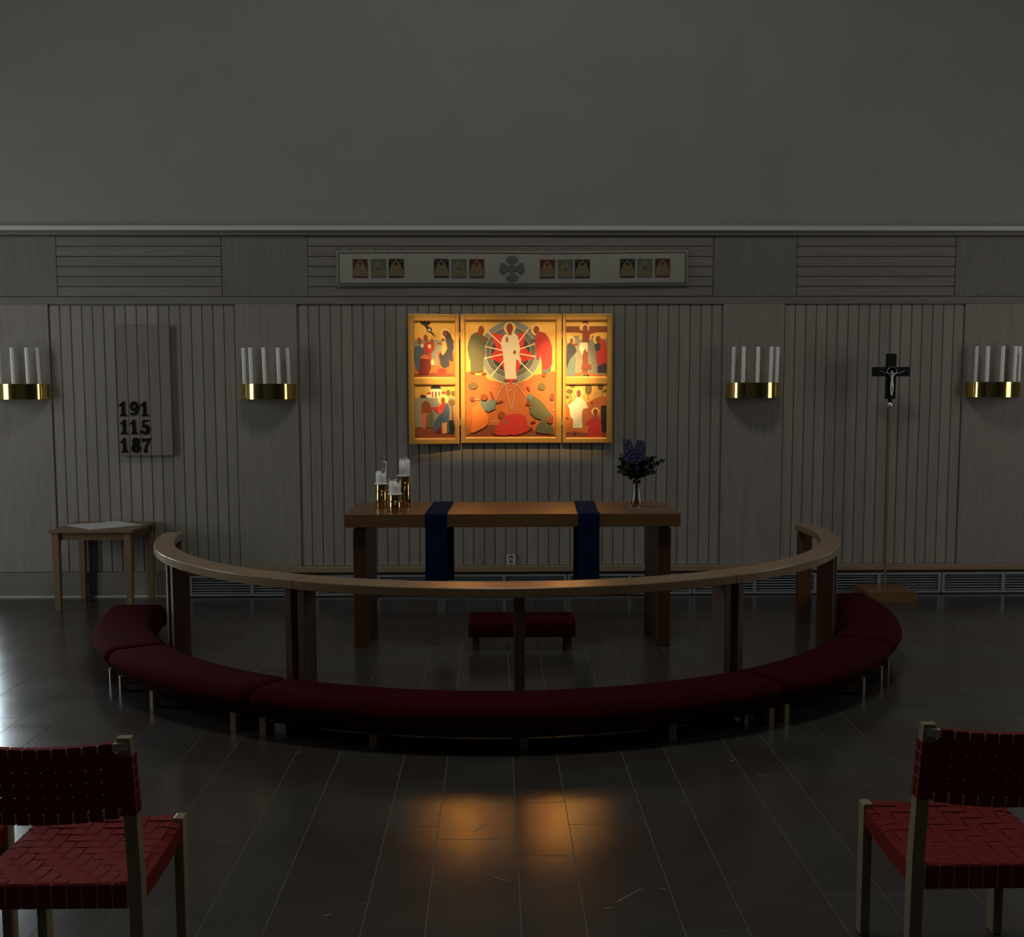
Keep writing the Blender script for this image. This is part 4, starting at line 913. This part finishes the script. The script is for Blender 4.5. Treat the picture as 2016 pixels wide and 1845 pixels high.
for (a0, a1), lab, ft in zip(JK, KL, KF):
    am = (a0+a1)/2; ox, oy = ellp(am, 2.7, 2.6)
    t = thing('kneeler', lab, 'kneeler', (ox, oy, 0), 'dark red kneelers round the altar rail')
    AO, AI = (2.875, 2.765), (2.455, 2.405)
    n = max(10, int((a1-a0)/1.2)); rings = []
    def ring(a, sc_, dz):
        p = Vector(ellp(a, *AO)); q = Vector(ellp(a, *AI)); c_ = (p+q)/2; d = (p-q); L_ = d.length; d /= L_
        return [(c_.x+d.x*u*sc_-ox, c_.y+d.y*u*sc_-oy, 0.17+(z-0.17)*(1+dz*3)+dz*0.1) for u, z in pad_profile(L_, 0.09, 0.254, 0.078, 7)]
    deg = 180/PI/2.7
    rings.append(ring(a0, 0.72, -0.10)); rings.append(ring(a0+0.006*deg, 0.88, -0.04)); rings.append(ring(a0+0.018*deg, 0.96, -0.012))
    for i in range(n+1): rings.append(ring(a0+0.04*deg+(a1-a0-0.08*deg)*i/n, 1, 0))
    rings.append(ring(a1-0.018*deg, 0.96, -0.012)); rings.append(ring(a1-0.006*deg, 0.88, -0.04)); rings.append(ring(a1, 0.72, -0.10))
    b = MB(); b.loft(rings, 'red_felt', smooth=True); b.build('cushion', t)
    b = MB(); rr = []
    for i in range(n+1):
        a = a0+1.6+(a1-a0-3.2)*i/n; p = Vector(ellp(a, AO[0]-0.13, AO[1]-0.13)); q = Vector(ellp(a, AI[0]+0.07, AI[1]+0.07))
        rr.append([(q.x-ox, q.y-oy, 0.004), (p.x-ox, p.y-oy, 0.060), (p.x-ox, p.y-oy, 0.093), (q.x-ox, q.y-oy, 0.093)])
    b.loft(rr, 'underframe_shade_black'); b.build('shading_underframe', t)  # inner side carried down as an added skirt that blocks floor reflections
    for a in ft:
        for R_ in ((2.81, 2.655), (2.58, 2.455)):
            p = Vector(ellp(a, *R_)); d = (p-Vector((CX, CY))).normalized(); nn = Vector((-d.y, d.x))
            P_ = [p-d*0.02-nn*0.021, p+d*0.02-nn*0.021, p+d*0.02+nn*0.021, p-d*0.02+nn*0.021]
            b = MB(); b.loft([[(v_.x-ox, v_.y-oy, z) for v_ in P_] for z in (0, 0.096)], 'birch'); b.build('leg', t, bevel=0.002)

# ------------------------------------------------------------------ woven chairs (origin on the floor under the seat centre, facing +y)
def make_chair(lab, loc):
    t = thing('woven_chair', lab, 'chair', loc, 'woven red chairs')
    HW, YR, YFt, ZS = 0.252, -0.245, 0.235, 0.444
    L = 0.042
    for sx in (-1, 1):
        # front leg
        b = MB(); x0, x1 = (sx*HW, sx*(HW-0.038)) if sx < 0 else (sx*(HW-0.038), sx*HW)
        b.box(sx*(HW-0.014) if sx < 0 else HW-0.046, sx*(HW-0.046) if sx < 0 else HW-0.014, YFt-0.044, YFt+0.004, 0, ZS+0.008, 'chair_wood'); b.build('leg', t, bevel=0.004)
        # rear leg: straight to the seat, then raked back
        b = MB(); rings = []
        for y, z, h in ((0.0, 0.0, 0.018), (0.0, 0.30, 0.022), (-0.002, 0.46, 0.023), (-0.022, 0.64, 0.019), (-0.060, 0.876, 0.015)):
            yy = YR+y+0.022
            rings.append([(x0, yy-h, z), (x1, yy-h, z), (x1, yy+h, z), (x0, yy+h, z)])
        b.loft(rings, 'chair_wood'); b.build('leg', t, bevel=0.004)
    # seat rails under the webbing
    b = MB(); b.box(-HW+0.038, HW-0.038, YR+0.0022, YR+0.030, 0.376, ZS-0.0024, 'seam_cord'); b.box(-HW+0.038, HW-0.038, YFt-0.03, YFt-0.0014, 0.385, ZS-0.0024, 'seam_cord')
    for sx in (-1, 1):
        rr = []
        for i in range(9):
            y = YR+0.03+(YFt-0.074-YR+0.03)*i/8; s_ = -0.014*math.sin(PI*i/8); tp = 0.014*i/8; xa = sx*(HW-0.03-tp); xb = sx*(HW-0.0085-tp)
            rr.append([(xa, y, 0.388+s_), (xb, y, 0.388+s_), (xb, y, ZS-0.0055+s_), (xa, y, ZS-0.0055+s_)])
        b.loft(rr, 'seam_cord')
    b.build('seat_frame', t)
    # woven seat
    b = MB(); N1, N2 = 10, 11; XE = HW-0.041; gx = 2*XE/N1; y0, y1 = YR+0.002, YFt-0.0; gy = (y1-y0)/N2; tk = 0.0016
    def sagz(x, y): return -0.012*(1-(x/HW)**2)*(1-((y-(y0+y1)/2)/((y1-y0)/2))**2)-0.010*(abs(x)/HW)**4*math.sin(max(0, min(1, (y-y0)/(y1-y0)))*PI)
    def amp(i, j): return 0.0019 if (i+j) % 4 in (0, 1) else -0.0019
    def ribbon(pts, across, w_):
        across = Vector(across).normalized(); a = across*w_/2; rings = []
        for i, p in enumerate(pts):
            p = Vector(p); tg = (Vector(pts[min(i+1, len(pts)-1)])-Vector(pts[max(0, i-1)])).normalized(); nn = across.cross(tg).normalized()*tk/2
            rings.append([p-a-nn, p+a-nn, p+a+nn, p-a+nn])
        b.loft(rings, 'red_webbing')
    for i in range(N1):
        x = -XE+(i+0.5)*gx
        w_ = gx-0.0030
        corner = False
        ys = (y0+0.02, y1-0.05) if corner else (y0, y1)
        pts = []
        if not corner: pts += [(x, y0+0.004, 0.371), (x, y0-0.001, 0.374), (x, y0-0.001, ZS-0.005), (x, y0+0.0015, ZS-0.0012)]
        for j in range(N2):
            for f in (0.25, 0.75):
                y = y0+(j+f)*gy
                if ys[0] <= y <= ys[1]: pts.append((x, y, ZS+amp(i, j)+sagz(x, y)))
        if not corner: pts += [(x, y1, ZS-0.005), (x, y1, 0.384), (x, y1-0.005, 0.380)]
        ribbon(pts, (1, 0, 0), w_)
    for j in range(N2):
        y = y0+(j+0.5)*gy; pts = []; lo = -0.010*math.sin((j+0.5)/N2*PI); tp = 0.014*max(0, (y-YR-0.03)/(YFt-YR-0.074)); hw = HW-tp
        edge = j in (N2-1,)
        if not edge and j > 0: pts += [(-hw+0.03, y, 0.380+lo), (-hw+0.006, y, 0.382+lo), (-hw+0.006, y, ZS-0.005+lo)]
        for i in range(N1):
            for f in (0.25, 0.75):
                x = -XE+(i+f)*gx
                if (edge or j == 0) and abs(x) > HW-0.045: continue
                if abs(x) > hw-0.008: continue
                pts.append((x, y, ZS-amp(i, j)+sagz(x, y)))
        if not edge and j > 0: pts += [(hw-0.006, y, ZS-0.005+lo), (hw-0.006, y, 0.382+lo), (hw-0.03, y, 0.380+lo)]
        ribbon(pts, (0, -1, 0), gy-0.0026)
    b.build('seat_webbing', t)
    # backrest: curved top and bottom rails, woven bands around them and the posts
    def bk(x, z, o=0.0):   # y of the back plane
        lean = -0.058*max(0, (z-0.46)/0.408)
        return YR+0.018+lean-0.048*(1-(x/HW)**2)+o
    def zr(x): return 0.008*(x/HW)**2-0.004
    b = MB()
    for z00 in (0.660, 0.850):
        rr = []
        for i in range(17):
            x = -HW+0.004+(2*HW-0.008)*i/16; y = bk(x, z00); z = z00+zr(x)
            yl_, yh_ = bk(x, z-0.0125), bk(x, z+0.0125); rr.append([(x, yl_-0.009, z-0.0125), (x, yl_+0.009, z-0.0125), (x, yh_+0.009, z+0.0125), (x, yh_-0.009, z+0.0125)])
        b.loft(rr, 'seam_cord')
    b.build('back_frame', t, bevel=0.002)
    b = MB(); NV = 11; gv = (2*HW-0.084)/NV; zz0, zz1 = 0.645, 0.865; NH = 4; zb0, zb1 = 0.680, 0.828; gh = (zb1-zb0)/NH
    for i in range(NV):
        x = -HW+0.042+(i+0.5)*gv; w_ = gv-0.0050
        zz0, zz1 = 0.6455+zr(x), 0.8645+zr(x)
        pts = [(x, bk(x, zz0)+0.009, zz0+0.02), (x, bk(x, zz0)+0.010, zz0+0.002), (x, bk(x, zz0)-0.0105, zz0), (x, bk(x, 0.672)-0.0105, 0.672)]
        for j in range(NH): z = zb0+(j+0.5)*gh; pts.append((x, bk(x, z)-0.0022+amp(i, j)*0.8, z))
        pts += [(x, bk(x, 0.838)-0.0105, 0.838), (x, bk(x, zz1)-0.0105, zz1), (x, bk(x, zz1)+0.010, zz1), (x, bk(x, zz1)+0.009, zz1-0.02)]
        ribbon(pts, (1, 0.048*2*x/HW**2, 0), w_)
        # inner face layer of the same band
        pts = [(x, bk(x, 0.672)+0.0095, 0.655)]
        for j in range(NH): z = zb0+(j+0.5)*gh; pts.append((x, bk(x, z)+0.0022+amp(i, j)*0.8, z))
        pts.append((x, bk(x, 0.838)+0.0095, 0.855)); ribbon(pts, (1, 0.048*2*x/HW**2, 0), w_)
    for j in range(NH+1):
        z = zb0+(j+0.5)*gh if j < NH else 0.6625
        if j == NH: continue
        for side in (-1, 1):
            pts = []
            for k in range(2*NV+1):
                x = -HW+0.042+k*gv/2
                i = min(NV-1, k//2); o_ = -amp(i, j)*0.8 if k % 2 else 0
                pts.append((x, bk(x, z, side*0.0022)+o_, z))
            ex = HW+0.003
            yl = bk(-HW, z)
            dy = side*0.021
            pts = [(-ex, yl+side*0.004, z), (-ex, yl+dy, z), (-HW+0.038, yl+dy, z)]+pts[1:-1]+[(HW-0.038, yl+dy, z), (ex, yl+dy, z), (ex, yl+side*0.004, z)]
            ribbon(pts, (0, 0, -1), gh-0.0060)
    # lower corner wraps on the posts
    for sx in (-1, 1):
        for side in (-1, 1):
            yl = bk(HW, 0.665); ex = HW+0.003
            pts = [(sx*ex, yl+side*0.004, 0.667), (sx*ex, yl+side*0.022, 0.667), (sx*(HW-0.046), yl+side*0.022, 0.667)]
            if sx < 0: pts = pts
            ribbon(pts, (0, 0, -sx), 0.026)
    b.build('back_webbing', t)
    return t
ch = make_chair('woven red chair in the lower left foreground, seen from behind', (-1.238, 3.088, 0))
for lab, loc in (('woven red chair in the lower right foreground, cut by the edge', (1.446, 3.158, 0)), ('neighbouring chair cut off at the left photo edge, only a leg and seat corner showing', (-1.792, 3.085, 0))):
    c_ = dup(ch, loc); c_['label'] = lab
